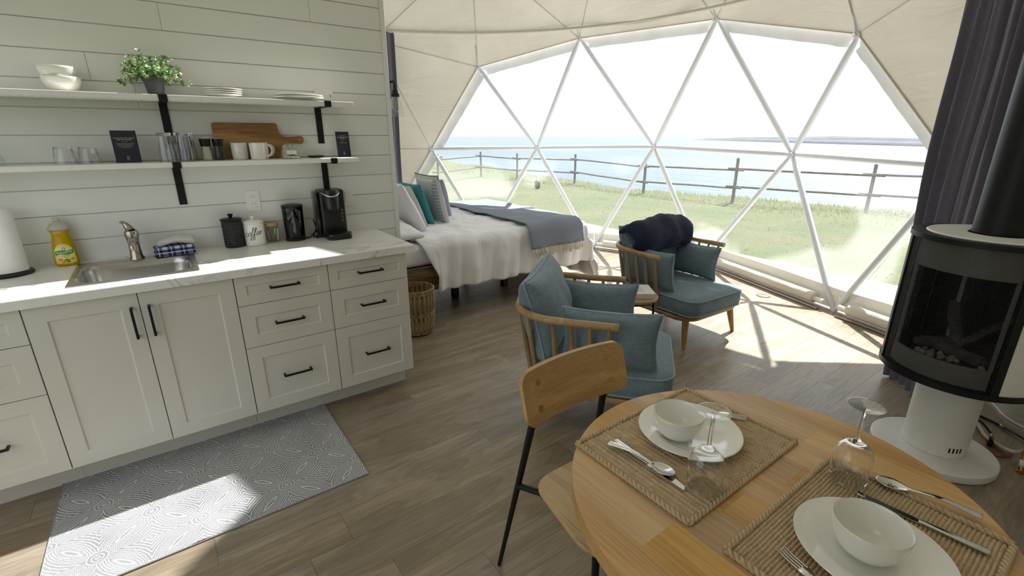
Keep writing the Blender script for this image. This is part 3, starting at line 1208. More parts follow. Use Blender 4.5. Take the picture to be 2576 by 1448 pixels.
side = struct(mk('wall_side', (lambda b: (box(b, WX1 - .08, WX1 + .022, .10, 2.75, 0, WTOP), b)[1])(B()), 'paint'))
loft_ = struct(mk('trim_1', (lambda b: (box(b, WX1, WX1 + .028, -.014, .03, 0, WTOP, .002), b)[1])(B()), 'paint'))
struct(mk('trim_2', (lambda b: (box(b, WX0, WX1 + .03, -.016, 2.75, WTOP - .001, WTOP + .004, .001), b)[1])(B()), 'paint'))

# ------------------------------------------------------------------ outside
struct(mk('deck', (lambda b: (box(b, 5.0, 6.72, -5.5, 6.5, -.2, -.03), b)[1])(B()), 'deck'))
bm = B()
prism(bm, [(6.4, -40), (6.4, 40), (-60, 40), (-60, -40)], -.45, -.3)
struct(mk('lawn_behind', bm, 'grass'))
bm = B()
def lawn(u, v):
    y = -16 + 60 * v
    edge = 14.2 + 1.1 * nz((y * .18, 1, 0)) + .4 * nz((y * .7, 3, 0)) + max(0, y - 13) * .25 + max(0, 3 - y) * .35
    x = 6.4 + (edge - 6.4) * min(1, u * 1.12)
    z = -.27 + .05 * nz((x * .5, y * .5, 0)) + .02 * nz((x * 2, y * 2, 0))
    if u > .9:
        k = (u - .9) / .1
        z -= 7 * k ** 1.3
        x += 2.5 * k
    return Vector((x, y, z))
grid(bm, lawn, 50, 120)
struct(mk('lawn', bm, 'grass', None, True))
rg = random.Random(11)
vv, ff = [], []
for _ in range(20000):
    y = rg.uniform(-9, 24)
    u = rg.uniform(0, .895) ** .8
    b = lawn(min(u, .893), (y + 16) / 60)
    h = rg.uniform(.012, .03) * (1.0 if b.x < 12.3 else 4.0)
    a = rg.uniform(0, 2 * pi)
    dx, dy = cos(a) * .012, sin(a) * .012
    lx, ly = rg.uniform(-.04, .04), rg.uniform(-.04, .04)
    n0 = len(vv)
    vv += [(b.x - dx, b.y - dy, b.z - .01), (b.x + dx, b.y + dy, b.z - .01), (b.x + lx, b.y + ly, b.z + h)]
    ff.append((n0, n0 + 1, n0 + 2))
me = bpy.data.meshes.new('grass_blades')
me.from_pydata(vv, [], ff)
me.materials.append(M['blade'])
o = bpy.data.objects.new('grass_blades', me)
COL.objects.link(o)
o['kind'] = 'stuff'
tag(o, 'short mixed green and straw grass blades covering the lawn outside', 'grass')

bm = B()
s0 = bmesh.ops.create_grid(bm, x_segments=2, y_segments=2, size=4000)
xf(bm, Matrix.Translation((2000, 1000, -7)))
struct(mk('sea', bm, 'sea'))
def landform(name, label, cat, cx, cy, lx, ly, h, mat, rot=0, seed=0.0, nu=40):
    bm = B()
    def fn(u, v):
        a, b = 2 * u - 1, 2 * v - 1
        e = max(0, 1 - a * a) ** .5 * max(0, 1 - b * b) ** .5
        z = h * e * (.75 + .5 * nz((a * 6, b * 2, seed)) + .2 * nz((a * 25, b * 6, seed)))
        return Vector((a * lx, b * ly, z - .5))
    grid(bm, fn, nu, 10)
    o = mk(name, bm, mat, None, True, loc=(cx, cy, -7))
    o.rotation_euler = (0, 0, rot)
    tag(o, label, cat)
    return o
landform('far_shore', 'low grey wooded shore along the horizon at right', 'land', 665, 260, 30, 520, 7.6, 'farland', 0, 4, 80).rotation_euler = (0, 0, radians(-40.2))
landform('headland', 'dark rocky headland by the water at far left of the bay window', 'rocks', 25.5, 47, 8.5, 7, 6.5, 'rock', radians(60), 2)
landform('shingle_spit', 'thin tan shingle spit reaching into the water at left', 'beach', 66, 108, 3, 16, 1.6, 'dryedge', radians(-60), 6)

FZ = -.27
posts = [(9.487, 14.201), (12.391, 15.595), (14.224, 15.111), (13.587, 10.706), (13.045, 6.921), (13.269, 4.02), (14.7, 1.3), (15.3, -2.4), (15.6, -6)]
fence = thing('rail_fence', 'weathered grey post and double rail fence at the lawn edge before the sea', 'fence', (13.3, 4.0, FZ))
fo = Vector((13.3, 4.0, FZ))
posts = posts[:2] + [(13.3, 15.0 - 1.2)] + posts[3:]
posts[2] = (12.95, 13.6)
tops = [.82, .82, .80, .83, .86, .93, .87, .86, .86]
for i, (x, y) in enumerate(posts):
    bm = B()
    tube(bm, [Vector((x, y, FZ - .1)) - fo, Vector((x + .01, y, .3)) - fo, Vector((x, y, tops[i])) - fo], [.044, .042, .04], 8)
    mk('post', bm, 'fence', fence, True, angle=50)
for i in range(len(posts) - 1):
    for zz, off in ((.60, .07), (.12, .07)):
        a = Vector((*posts[i], zz + .05 * (i % 2))); b = Vector((*posts[i + 1], zz + .05 * ((i + 1) % 2) - .03))
        d = (b - a).normalized()
        s = Vector((-d.y, d.x, 0)) * off
        if s.x > 0:
            s = -s
        a2, b2 = a - d * .22 + s, b + d * .22 + s * .9
        bm = B()
        tube(bm, [a2.lerp(b2, k / 6) + Vector((0, 0, .015 * nz((k, i, zz), 1, 1))) - fo for k in range(7)], [.030 - .005 * k / 6 for k in range(7)], 8)
        o = mk('rail', bm, 'fence', fence, True, angle=50)
t = thing('garden_lantern', 'small black garden lantern standing on the lawn beyond the bed', 'lantern', (11.3, 10.17, -.27))
bm = B(); box(bm, -.07, .07, -.07, .07, .02, .22, .01); mk('body', bm, 'black', t)
bm = B(); lathe(bm, [(.11, .22), (.09, .25), (.02, .30), (0, .30)], 12); mk('cap', bm, 'black', t)
bm = B(); lathe(bm, [(0, 0), (.06, 0), (.05, .03), (0, .03)], 12); mk('foot', bm, 'black', t)

# ------------------------------------------------------------------ base cabinets
YF = -.612                      # plane of the cabinet fronts
ZB, Z12, Z23, ZT = .1483, .7264, .5076, .870
def shaker(bm, x0, x1, z0, z1, fr=.062, y=YF, th=.019, rec=.006):
    """frame-and-panel front with a recessed flat centre"""
    def rect(a, b, c, d, yy):
        return [(a, yy, c), (b, yy, c), (b, yy, d), (a, yy, d)]
    e = .0012
    loops = [rect(x0, x1, z0, z1, y + th), rect(x0, x1, z0, z1, y + e), rect(x0 + e, x1 - e, z0 + e, z1 - e, y),
             rect(x0 + fr, x1 - fr, z0 + fr, z1 - fr, y), rect(x0 + fr + .005, x1 - fr - .005, z0 + fr + .005, z1 - fr - .005, y + rec)]
    loft(bm, loops)
def handle_bm(cx, cz, ln, vert=False, y=YF):
    bm = B()
    h = ln / 2; q = .0048
    if vert:
        box(bm, cx - q, cx + q, y - .034, y - .0245, cz - h, cz + h, .001)
        for s in (-1, 1):
            box(bm, cx - q, cx + q, y - .03, y + .0005, cz + s * h - (2 * q if s > 0 else 0), cz + s * h + (0 if s > 0 else 2 * q), .001)
    else:
        box(bm, cx - h, cx + h, y - .034, y - .0245, cz - q, cz + q, .001)
        for s in (-1, 1):
            box(bm, cx + s * h - (2 * q if s > 0 else 0), cx + s * h + (0 if s > 0 else 2 * q), y - .03, y + .0005, cz - q, cz + q, .001)
    return bm
def cabinet(label, x0, x1, doors=False):
    cx = (x0 + x1) / 2
    t = thing('base_cabinet', label, 'cabinet', (cx, -.3, 0))
    L = lambda bm: (xf(bm, Matrix.Translation((-cx, .3, 0))), bm)[1]
    bm = B()
    for a, b in ((x0, x0 + .016), (x1 - .016, x1)):
        box(bm, a, b, YF + .022, -.012, ZB - .002, ZT + .004)
    box(bm, x0, x1, YF + .022, -.012, ZB - .002, ZB + .014)
    box(bm, x0, x1, -.03, -.012, ZB, ZT + .004)
    mk('carcass', L(bm), 'cabinet', t)
    bm = B(); box(bm, x0, x1, -.462, -.446, .001, ZB - .001); mk('toe_kick', L(bm), 'cabinet', t)
    g = .0014
    if doors:
        mid = x0 + (x1 - x0) * .3561 / .713
        for a, b, hx in ((x0, mid, mid - .030), (mid, x1, mid + .031)):
            bm = B(); shaker(bm, a + g, b - g, ZB, ZT)
            d = mk('door', L(bm), 'cabinet', t)
            mk('handle', L(handle_bm(hx, .744, .137, True)), 'black', d)
    else:
        for z0, z1 in ((Z12, ZT), (Z23, Z12), (ZB, Z23)):
            bm = B(); shaker(bm, x0 + g, x1 - g, z0 + (g if z0 > ZB else 0), z1 - (g if z1 < ZT else 0), .062 if z1 - z0 > .18 else .045)
            d = mk('drawer', L(bm), 'cabinet', t)
            hz = {Z12: .804, Z23: .620, ZB: .329}[z0]
            mk('handle', L(handle_bm(cx, hz, .137)), 'black', d)
    return t
G2 = 'white shaker base cabinets under the marble worktop'
for lb, a, b, dd in (('white shaker three-drawer cabinet cut by the left photo edge', -.434, 0, False),
                     ('white shaker two-door cabinet below the steel sink', 0, .713, True),
                     ('white shaker three-drawer cabinet between sink doors and end unit', .713, 1.141, False),
                     ('white shaker three-drawer cabinet at the right end beside the wicker basket', 1.141, 1.5766, False)):
    cabinet(lb, a + .0004, b - .0004, dd)['group'] = G2

# worktop with a cut-out for the sink
SX0, SX1, SY0, SY1 = .132, .597, -.545, -.085
ct = thing('worktop', 'white marble-look worktop with grey veins over the cabinets', 'worktop', (.6, -.3, .876))
bm = B()
CX0, CX1, CY0, CY1 = -.6, 1.6245, -.632, -.0095
o_ = [(CX0, CY0), (CX1, CY0), (CX1, CY1), (CX0, CY1)]
i_ = [(SX0 + .02, SY0 + .02), (SX1 - .02, SY0 + .02), (SX1 - .02, SY1 - .02), (SX0 + .02, SY1 - .02)]
V4 = {}
for z in (.875, .914):
    V4[z] = ([bm.verts.new((x, y, z)) for x, y in o_], [bm.verts.new((x, y, z)) for x, y in i_])
for k in range(4):
    k2 = (k + 1) % 4
    for z in (.875, .914):
        bm.faces.new((V4[z][0][k], V4[z][0][k2], V4[z][1][k2], V4[z][1][k]))
    for q in (0, 1):
        bm.faces.new((V4[.875][q][k], V4[.875][q][k2], V4[.914][q][k2], V4[.914][q][k]))
bmesh.ops.bevel(bm, geom=[e for e in bm.edges if all(v in V4[.914][0] for v in e.verts)], offset=.002, segments=2, affect='EDGES')
xf(bm, Matrix.Translation((-.6, .3, -.876)))
mk('slab', bm, 'marble', ct)

# sink
sk = thing('sink', 'stainless steel drop-in sink set in the worktop', 'sink', ((SX0 + SX1) / 2, -.315, .914))
bm = B()
def rl(x0, x1, y0, y1, r, z):
    return [(p[0] - (SX0 + SX1) / 2, p[1] + .315, z) for p in rrect(x0, x1, y0, y1, r)]
bx = (.160, .570, -.508, -.175)
loft(bm, [rl(SX0, SX1, SY0, SY1, .012, .0005), rl(SX0 + .001, SX1 - .001, SY0 + .001, SY1 - .001, .012, .004), rl(SX0 + .006, SX1 - .006, SY0 + .006, SY1 - .006, .012, .005),
          rl(bx[0] - .005, bx[1] + .005, bx[2] - .005, bx[3] + .005, .07, .004), rl(*bx, .068, 0), rl(bx[0] + .003, bx[1] - .003, bx[2] + .003, bx[3] - .003, .066, -.03),
          rl(bx[0] + .012, bx[1] - .012, bx[2] + .012, bx[3] - .012, .064, -.145), rl(bx[0] + .035, bx[1] - .035, bx[2] + .035, bx[3] - .035, .06, -.172),
          rl(bx[0] + .15, bx[1] - .15, bx[2] + .13, bx[3] - .13, .02, -.176)], False, True)
mk('basin', bm, 'steel', sk, True, angle=60)
bm = B(); lathe(bm, [(.043, -.1758), (.04, -.173), (.02, -.174), (0, -.174)], 20); mk('drain', bm, 'nickel', sk, True)
fa = thing('faucet', 'brushed nickel single-lever faucet at the back of the sink', 'faucet', (.362, -.128, .9185))
bm = B()
lathe(bm, [(0, .0), (.031, 0), (.031, .006), (.026, .014), (.023, .05), (.0235, .09), (.026, .105), (.029, .118), (.029, .134), (.025, .142), (0, .144)], 24)
mk('body', bm, 'nickel', fa, True, angle=40)
bm = B()
tube(bm, [(0, -.01, .082), (0, -.035, .098), (0, -.075, .104), (0, -.115, .096), (0, -.128, .082), (0, -.13, .07)], [.017, .017, .0155, .0145, .0145, .0135], 14, sm=5)
mk('spout', bm, 'nickel', fa, True, angle=50)
bm = B()
tube(bm, [(0, .004, .14), (-.008, .012, .158), (-.019, .012, .178), (-.028, .004, .185), (-.033, -.004, .184)], [.020, .0165, .010, .006, .004], 12, sm=5)
mk('lever', bm, 'nickel', fa, True, angle=60)

# ------------------------------------------------------------------ on the worktop
ph = thing('paper_towel_holder', 'black paper towel holder with white roll at the left photo edge', 'paper towel', (-.098, -.13, .9142))
bm = B(); lathe(bm, [(0, 0), (.086, 0), (.089, .004), (.089, .010), (.085, .014), (0, .014)], 36); mk('base', bm, 'blackpl', ph, True, angle=40)
bm = B(); lathe(bm, [(.008, .014), (.008, .315), (.014, .32), (.012, .335), (0, .338)], 14); mk('rod', bm, 'blackpl', ph, True, angle=50)
bm = B(); lathe(bm, [(.020, .016), (.062, .016), (.0635, .018), (.0635, .286), (.062, .288), (.020, .288), (.020, .016)], 40)
roll = mk('paper_roll', bm, 'paper', ph, True, angle=40)
bm = B()
grid(bm, lambda u, v: Vector((cos(2.75 - u * 2.7) * (.0645 + .020 * max(0, u - .5) ** 1.0) , -sin(2.75 - u * 2.7 - .0) * (.0645 + .018 * max(0, u - .5)), .017 + .27 * v)) , 20, 4)
mk('loose_sheet', bm, 'paper', roll, True)

sp = thing('soap_bottle', 'yellow dish soap bottle with citrus label left of the sink', 'soap bottle', (.098, -.062, .9142))
def ov(wd, dp, z, n=28, pw=2.4):
    return [(wd * (abs(cos(2 * pi * k / n)) ** (2 / pw)) * (1 if cos(2 * pi * k / n) >= 0 else -1), dp * (abs(sin(2 * pi * k / n)) ** (2 / pw)) * (1 if sin(2 * pi * k / n) >= 0 else -1), z) for k in range(n)]
def bottle_w(z):
    pts = [(0, .040), (.012, .046), (.04, .0455), (.08, .042), (.12, .036), (.148, .031), (.162, .034), (.170, .0345)]
    for (a, wa), (b, wb) in zip(pts, pts[1:]):
        if a <= z <= b:
            return wa + (wb - wa) * (z - a) / (b - a)
    return pts[-1][1]
bm = B()
loft(bm, [ov(.036, .020, 0), *[ov(bottle_w(z), .6 * bottle_w(z) + .002, z) for z in (.004, .012, .03, .05, .08, .1, .12, .135, .148, .158, .166)]])
mk('bottle', bm, 'soap', sp, True, angle=50)
bm = B()
loft(bm, [ov(.034, .022, .1665), ov(.041, .027, .172), ov(.0405, .027, .177), ov(.030, .02, .195), ov(.014, .013, .206), ov(.012, .012, .210)])
mk('cap', bm, 'soapclear', sp, True, angle=50)
bm = B()
loft(bm, [ov(.011, .011, .2105), ov(.0135, .0135, .213), ov(.0135, .0135, .2235), ov(.010, .010, .2255)])
mk('spout_lid', bm, 'soapclear', sp, True, angle=50)
bm = B()
def lab(u, v):
    z = .014 + .094 * v
    a = (u * 2 - 1)
    e = sqrt(max(0, 1 - (max(0, v - .55) / .45) ** 2.2))
    half = (bottle_w(z) * .80) * max(.05, e)
    x = a * half
    wv = bottle_w(z); dv = .6 * wv + .002
    y = -dv * (max(0, 1 - (abs(x) / wv) ** 2.4)) ** (1 / 2.4) - .0007
    return Vector((x, y, z))
grid(bm, lab, 16, 16)
lb_ = mk('label', bm, 'label', sp, True)
def soap_y(x, z, off):
    """front face of the bottle at (x, z)"""
    wv = bottle_w(max(0, min(.169, z)))
    return -(.6 * wv + .002) * max(0, 1 - (min(abs(x), wv * .97) / wv) ** 2.4) ** (1 / 2.4) - off
def wrapped(o, off):
    for v in o.data.vertices:
        v.co.y = soap_y(v.co.x, v.co.z, off + max(0, -v.co.y))
    return o
bm = B()
grid(bm, lambda u, v: Vector(((2 * u - 1) * .0325, 0, .066 + (v - .5) * .019 + .008 * (u - .5) + .003 * sin(u * 2 * pi))), 24, 3)
wrapped(mk('label_banner', bm, 'green', lb_), .0010)
wrapped(lettering('Palmolive', .0150, 'whiteprint', lb_, TRS((0, 0, .0665), rx=pi / 2) @ Matrix.Rotation(radians(7), 4, 'Z'), extrude=.0001, res=4), .0013)
wrapped(lettering('essential', .0090, 'grey_ink', lb_, TRS((.002, 0, .0515), rx=pi / 2) @ Matrix.Rotation(radians(4), 4, 'Z'), extrude=.0001), .0011)
wrapped(lettering('clean', .0075, 'grey_ink', lb_, TRS((.003, 0, .0430), rx=pi / 2) @ Matrix.Rotation(radians(4), 4, 'Z'), extrude=.0001), .0011)
def disc_(nm, mt, cx, cz, r, off, sy=.75):
    bm = B(); 
    grid(bm, lambda u, v: Vector((cx + r * u * cos(2 * pi * v), 0, cz + r * sy * u * sin(2 * pi * v))), 3, 18)
    bmesh.ops.remove_doubles(bm, verts=bm.verts[:], dist=1e-6)
    wrapped(mk(nm, bm, mt, lb_), off)
disc_('emblem', 'labelblue', .001, .082, .0062, .0012, 1.1)
disc_('emblem_centre', 'whiteprint', .001, .0815, .0036, .0015, 1.2)
disc_('lemon_print', 'whiteprint', -.019, .034, .0105, .0010)
disc_('orange_print', 'orange', -.019, .033, .0085, .0013)
disc_('leaf_print', 'green', .004, .029, .0115, .0011, .5)
disc_('red_print', 'labelred', .024, .034, .0065, .0011, .45)
disc_('dark_print', 'ink', .008, .0205, .0075, .0011, .3)
disc_('fruit_print', 'orange', -.010, .0215, .0075, .0012, .6)

def folded(wd, dp, h, seed, layers=2):
    """small folded cloth: stacked soft layers with a rounded fold"""
    bm = B()
    for k in range(layers):
        z0, z1 = h * k / layers, h * (k + 1) / layers
        loops = []
        n = 10
        for i in range(n + 1):
            y = -dp / 2 + dp * i / n
            L = []
            wv = wd / 2 * (1 - .03 * k)
            for a in range(16):
                an = 2 * pi * a / 16
                x = wv * (abs(cos(an)) ** .35) * (1 if cos(an) > 0 else -1)
                z = (z0 + z1) / 2 + (z1 - z0) * .52 * (abs(sin(an)) ** .8) * (1 if sin(an) > 0 else -1)
                z += .004 * nz((x * 20, y * 20, k), 1, seed) * (1 if k or sin(an) > 0 else 0)
                L.append((x + .003 * nz((y * 30, k, 1), 1, seed), y + .002 * nz((x * 30, k, 2), 1, seed), max(0, z)))
            loops.append(L)
        loft(bm, loops)
    return bm
t = tag(mk('dish_towel', folded(.175, .105, .048, 3), 'check', None, True, loc=(.522, -.118, .9192)), 'folded navy and white checked dish towel on the sink edge', 'dish towel')
t.rotation_euler = (0, 0, radians(6))
bm = folded(.16, .09, .022, 9, 1)
for v in bm.verts:
    v.co.z += .016 * max(0, cos((v.co.x - .0) * 22)) + .004 * nz(v.co * 30)
t = tag(mk('dishcloth', bm, 'white_towel', None, True, loc=(.535, -.112, .9700)), 'crumpled white dishcloth on top of the checked towel', 'cloth')
t.rotation_euler = (0, 0, radians(-4))

def canister(name, label, x, y, prof, lid, knob, mat, mat2=None, n=40):
    t = thing(name, label, 'canister', (x, y, .9142))
    bm = B(); lathe(bm, prof, n); body = mk('body', bm, mat, t, True, angle=40)
    bm = B(); lathe(bm, lid, n); ld = mk('lid', bm, mat2 or mat, t, True, angle=40)
    bm = B(); lathe(bm, knob, 20); mk('knob', bm, mat2 or mat, ld, True, angle=50)
    return t, body
def m_quilt():
    q = NT('black_lattice_ceramic')
    x, y, z = q.sep(q.coord())
    a = q.math('ARCTAN2', y, x)
    p = q.math('MULTIPLY', a, 14.0); r = q.math('MULTIPLY', z, 230.0)
    h = q.math('MULTIPLY', q.math('SINE', q.math('ADD', p, r)), q.math('SINE', q.math('SUBTRACT', p, r)))
    return q.done(q.bsdf(lin('#1c1d1f'), .42, .1, q.bump(h, .55, .0025)))
t, b_ = canister('canister', 'matt black lattice-textured canister with lid left of the coffee jar', .798, -.083,
                 [(0, 0), (.044, 0), (.049, .004), (.050, .01), (.050, .142), (.048, .145), (0, .145)],
                 [(.051, .1455), (.0535, .148), (.0535, .153), (.049, .157), (0, .160)],
                 [(.009, .158), (.008, .167), (.013, .174), (.014, .178), (.011, .182), (0, .183)], m_quilt(), 'black')
t, b_ = canister('canister', 'white glazed canister lettered coffee beside the black canister', .901, -.088,
                 [(0, 0), (.049, 0), (.053, .004), (.0535, .01), (.0525, .118), (.050, .121), (0, .121)],
                 [(.050, .1215), (.053, .123), (.053, .128), (.046, .136), (.02, .141), (0, .142)],
                 [(.007, .141), (.008, .147), (.0125, .152), (.012, .158), (.006, .161), (0, .1615)], 'white_cer')
# "coffee" in a slanted joined script, traced as a brush line round the jar
def script(word, size):
    x = 0.0
    strokes = []
    def arc(cx, cy, rx, ry, a0, a1, n=12):
        return [(cx + rx * cos(radians(a0 + (a1 - a0) * i / n)), cy + ry * sin(radians(a0 + (a1 - a0) * i / n))) for i in range(n + 1)]
    line = []
    for ch in word:
        if ch == 'c':
            line += arc(x + .32, .38, .27, .38, 50, 300); x += .62; line += [(x + .02, .22)]
        elif ch == 'o':
            line += arc(x + .3, .38, .25, .36, 140, 480); line += [(x + .6, .62)]; x += .6
        elif ch == 'f':
            line += [(x + .12, .45), (x + .34, 1.1)] + arc(x + .31, 1.35, .14, .28, 0, 180, 8) + [(x + .12, .4), (x + .0, -.55)] + arc(x + .12, -.62, .14, .26, 200, 380, 8) + [(x + .22, .1), (x + .5, .3)]; x += .52
        elif ch == 'e':
            line += [(x + .04, .25), (x + .36, .46)] + arc(x + .26, .5, .16, .26, -10, 190, 9) + arc(x + .33, .3, .25, .3, 180, 320, 8); x += .60
    return [(p[0] * size, p[1] * size) for p in line], x * size
ln, wd = script('coffee', .0265)
bm = B()
R_ = .0533
pts = []
for (a, b) in ln:
    xx = (a - wd / 2) + b * .22
    an = xx / R_ - radians(14)
    pts.append(Vector((sin(an) * R_, -cos(an) * R_, .058 + b * 1.0 + xx * .12)))
tube(bm, pts, [.0009 + .0006 * abs(sin(i * .33)) for i in range(len(pts))], 5)
mk('lettering', bm, 'ink', b_)
jr = thing('jar', 'small glass jar with wooden lid full of sachets between coffee jar and kettle', 'jar', (.998, -.062, .9142))
bm = B(); lathe(bm, [(0, 0), (.030, 0), (.034, .003), (.035, .01), (.035, .083), (.032, .09), (.031, .094)], 32); mk('glass', bm, 'glass', jr, True, angle=50)
bm = B(); lathe(bm, [(0, .0945), (.0345, .0945), (.036, .097), (.036, .106), (.034, .109), (0, .110)], 32); mk('lid', bm, 'bamboo', jr, True, angle=50)
rq = random.Random(5)
sach = [plain('sachet_%s' % n_, h_, .6, var=.1) for n_, h_ in (('brown', '#9b6b43'), ('white', '#e4e0d4'), ('green', '#3f8f6a'), ('red', '#b9443a'), ('tan', '#c9a97c'))]
for k in range(14):
    a = rq.uniform(0, 2 * pi); r = rq.uniform(.008, .026)
    bm = B(); box(bm, -.0035, .0035, -.0012, .0012, 0, .07 + rq.uniform(-.006, .008), .0008)
    xf(bm, TRS((r * cos(a), r * sin(a), .006), ry=rq.uniform(-.10, .10), rx=rq.uniform(-.06, .06), rz=a))
    mk('sachet', bm, sach[k % 5], jr)

kt = thing('kettle', 'gloss black electric kettle left of the coffee maker', 'kettle', (1.115, -.088, .9142), radians(-8))
bm = B(); lathe(bm, [(0, 0), (.056, 0), (.058, .004), (.058, .012), (.054, .015), (0, .015)], 36); mk('base', bm, 'blackpl', kt, True, angle=40)
bm = B()
rings = lathe(bm, [(0, .0155), (.052, .0155), (.0535, .02), (.0535, .03), (.0555, .10), (.0575, .19), (.0565, .194), (.052, .196)], 40)
for v in bm.verts:                                       # V-shaped pouring lip at the front
    a = atan2(v.co.x, -v.co.y)
    k = max(0, 1 - abs(a) / .42) * max(0, (v.co.z - .10) / .095)
    v.co.y -= .016 * k
mk('body', bm, 'blackgl', kt, True, angle=40)
bm = B(); lathe(bm, [(.0525, .1955), (.0585, .1965), (.0585, .203), (.054, .207), (.03, .211), (0, .212)], 40)
for v in bm.verts:
    a = atan2(v.co.x, -v.co.y)
    if v.co.length > .05 and abs(a) < .42:
        v.co.y -= .014 * (1 - abs(a) / .42) * min(1, hypot(v.co.x, v.co.y) / .058)
mk('lid', bm, 'blackpl', kt, True, angle=40)
bm = B(); tube(bm, [(.0, .05, .18), (.012, .085, .19), (.016, .10, .16), (.014, .098, .09), (.006, .066, .045), (0, .05, .05)], [.012, .012, .012, .012, .010, .009], 10, sm=5); 
xf(bm, Matrix.Rotation(radians(-12), 4, 'Z') @ Matrix.Scale(.8, 4, (0, 1, 0))); mk('handle', bm, 'blackpl', kt, True, angle=60)
bm = B(); tube(bm, [(.05, .02, .004), (.075, .012, .004), (.10, .03, .02), (.122, .052, .05), (.112, .07, .10)], .0032, 6, sm=5); mk('cord', bm, 'rubber', kt, True)

cm = thing('coffee_maker', 'black single-serve coffee maker at the right end of the worktop', 'coffee maker', (1.322, -.125, .9142), radians(-3))
def cb(*a, bev=.008, seg=3):
    b = B(); box(b, *a, bev, seg); return b
mk('body', cb(-.062, .082, -.035, .098, .012, .283, bev=.014), 'blackpl', cm, True, angle=40)
mk('water_tank', cb(-.083, -.0625, -.02, .098, .014, .272, bev=.007), 'blackgl', cm, True, angle=40)
bm = B(); prism(bm, rrect(-.052, .086, -.125, .098, .028), 0, .0115, .003); prism(bm, rrect(-.052, .086, -.125, -.036, .028), .0116, .035, .006); mk('drip_tray', bm, 'blackpl', cm, True, angle=40)
bm = B()
for k in range(6):
    box(bm, -.035, .03, -.118 + k * .012, -.113 + k * .012, .0352, .0368)
mk('tray_grille', bm, 'black', cm)
bm = B(); lathe(bm, [(0, .175), (.040, .175), (.044, .182), (.047, .26), (.047, .282), (.044, .288), (0, .288)], 32, -.006, -.06); mk('brew_head', bm, 'blackpl', cm, True, angle=40)
bm = B(); tube(bm, [(-.006 + .049 * cos(radians(a)), -.06 + .049 * sin(radians(a)), .272 - .02 * max(0, -sin(radians(a))) ** 2) for a in range(185, 360, 12)], .0045, 8); mk('lift_handle', bm, 'chrome', cm, True)
for k, z in enumerate((.163, .142, .121, .100)):
    bm = B(); lathe(bm, [(0, 0), (.0078, 0), (.0075, .0016), (0, .0018)], 20); xf(bm, TRS((.058, -.0351, z), rx=pi / 2)); mk('button', bm, plain('button_grey', '#4a4c50', .5) if k == 0 else bpy.data.materials['button_grey'], cm, True, angle=40)
bm = B(); tube(bm, [(.0, .095, .03), (-.05, .10, .06), (-.09, .09, .02), (-.105, .05, .004), (-.09, .02, .004)], .0032, 6, sm=5); mk('cord', bm, 'rubber', cm, True)
bm = B(); box(bm, -.10, -.078, -.002, .022, .0005, .016, .003); mk('plug', bm, 'rubber', cm)

# ------------------------------------------------------------------ outlet, switch and device on the wall
def plate(name, label, cat, cx, cz, wd, ht):
    t = thing(name, label, cat, (cx, -.0086, cz))
    bm = B(); box(bm, -wd / 2, wd / 2, -.006, 0, -ht / 2, ht / 2, .002, 2); mk('cover_plate', bm, 'white_pl', t)
    return t
t = plate('wall_outlet', 'white double wall outlet above the black canister', 'outlet', .931, 1.1475, .072, .116)
bm = B(); box(bm, -.017, .017, -.0085, -.0061, -.034, .034, .0012); rc_ = mk('receptacle', bm, 'white_pl', t)
for s in (-1, 1):
    bm = B()
    box(bm, -.008, -.0062, -.0092, -.0084, s * .018 + .001, s * .018 + .009)
    box(bm, .0062, .008, -.0092, -.0084, s * .018 + .002, s * .018 + .009)
    lathe(bm, [(0, 0), (.0024, 0), (.0024, .0008), (0, .0008)], 10); 
    for v in list(bm.verts)[-40:]:
        pass
    mk('slots', bm, 'ink', rc_)
t = plate('light_switch', 'white rocker light switch right of the coffee maker', 'switch', 1.464, 1.137, .072, .116)
bm = B(); box(bm, -.0165, .0165, -.0095, -.0061, -.033, .033, .0015); mk('rocker', bm, 'white_pl', t)
t = plate('wall_controller', 'small white control box with tiny lights behind the right end of the top shelf', 'control box', 1.392, 1.7315, .105, .062)
for k in range(3):
    bm = B(); box(bm, -.030 + k * .017, -.026 + k * .017, -.0066, -.0059, .017, .019); mk('indicator', bm, 'grey_ink', t)
bm = B(); box(bm, .034, .037, -.0066, -.0059, -.016, .004); box(bm, .030, .041, -.0066, -.0059, -.0075, -.0045); mk('printed_mark', bm, 'grey_ink', t)
lettering('controls', .008, 'grey_ink', t, TRS((-.012, -.0063, -.006), rx=pi / 2)) if False else None
bm = B(); box(bm, -.016, .006, -.0066, -.0059, -.008, -.006); mk('printed_mark', bm, 'grey_ink', t)
bm = B(); tube(bm, [(-.01, -.003, -.031), (.0, -.008, -.05), (.03, -.008, -.053), (.058, -.008, -.047), (.075, -.008, -.052)], .0022, 6); mk('wire', bm, 'nickel', t, True)

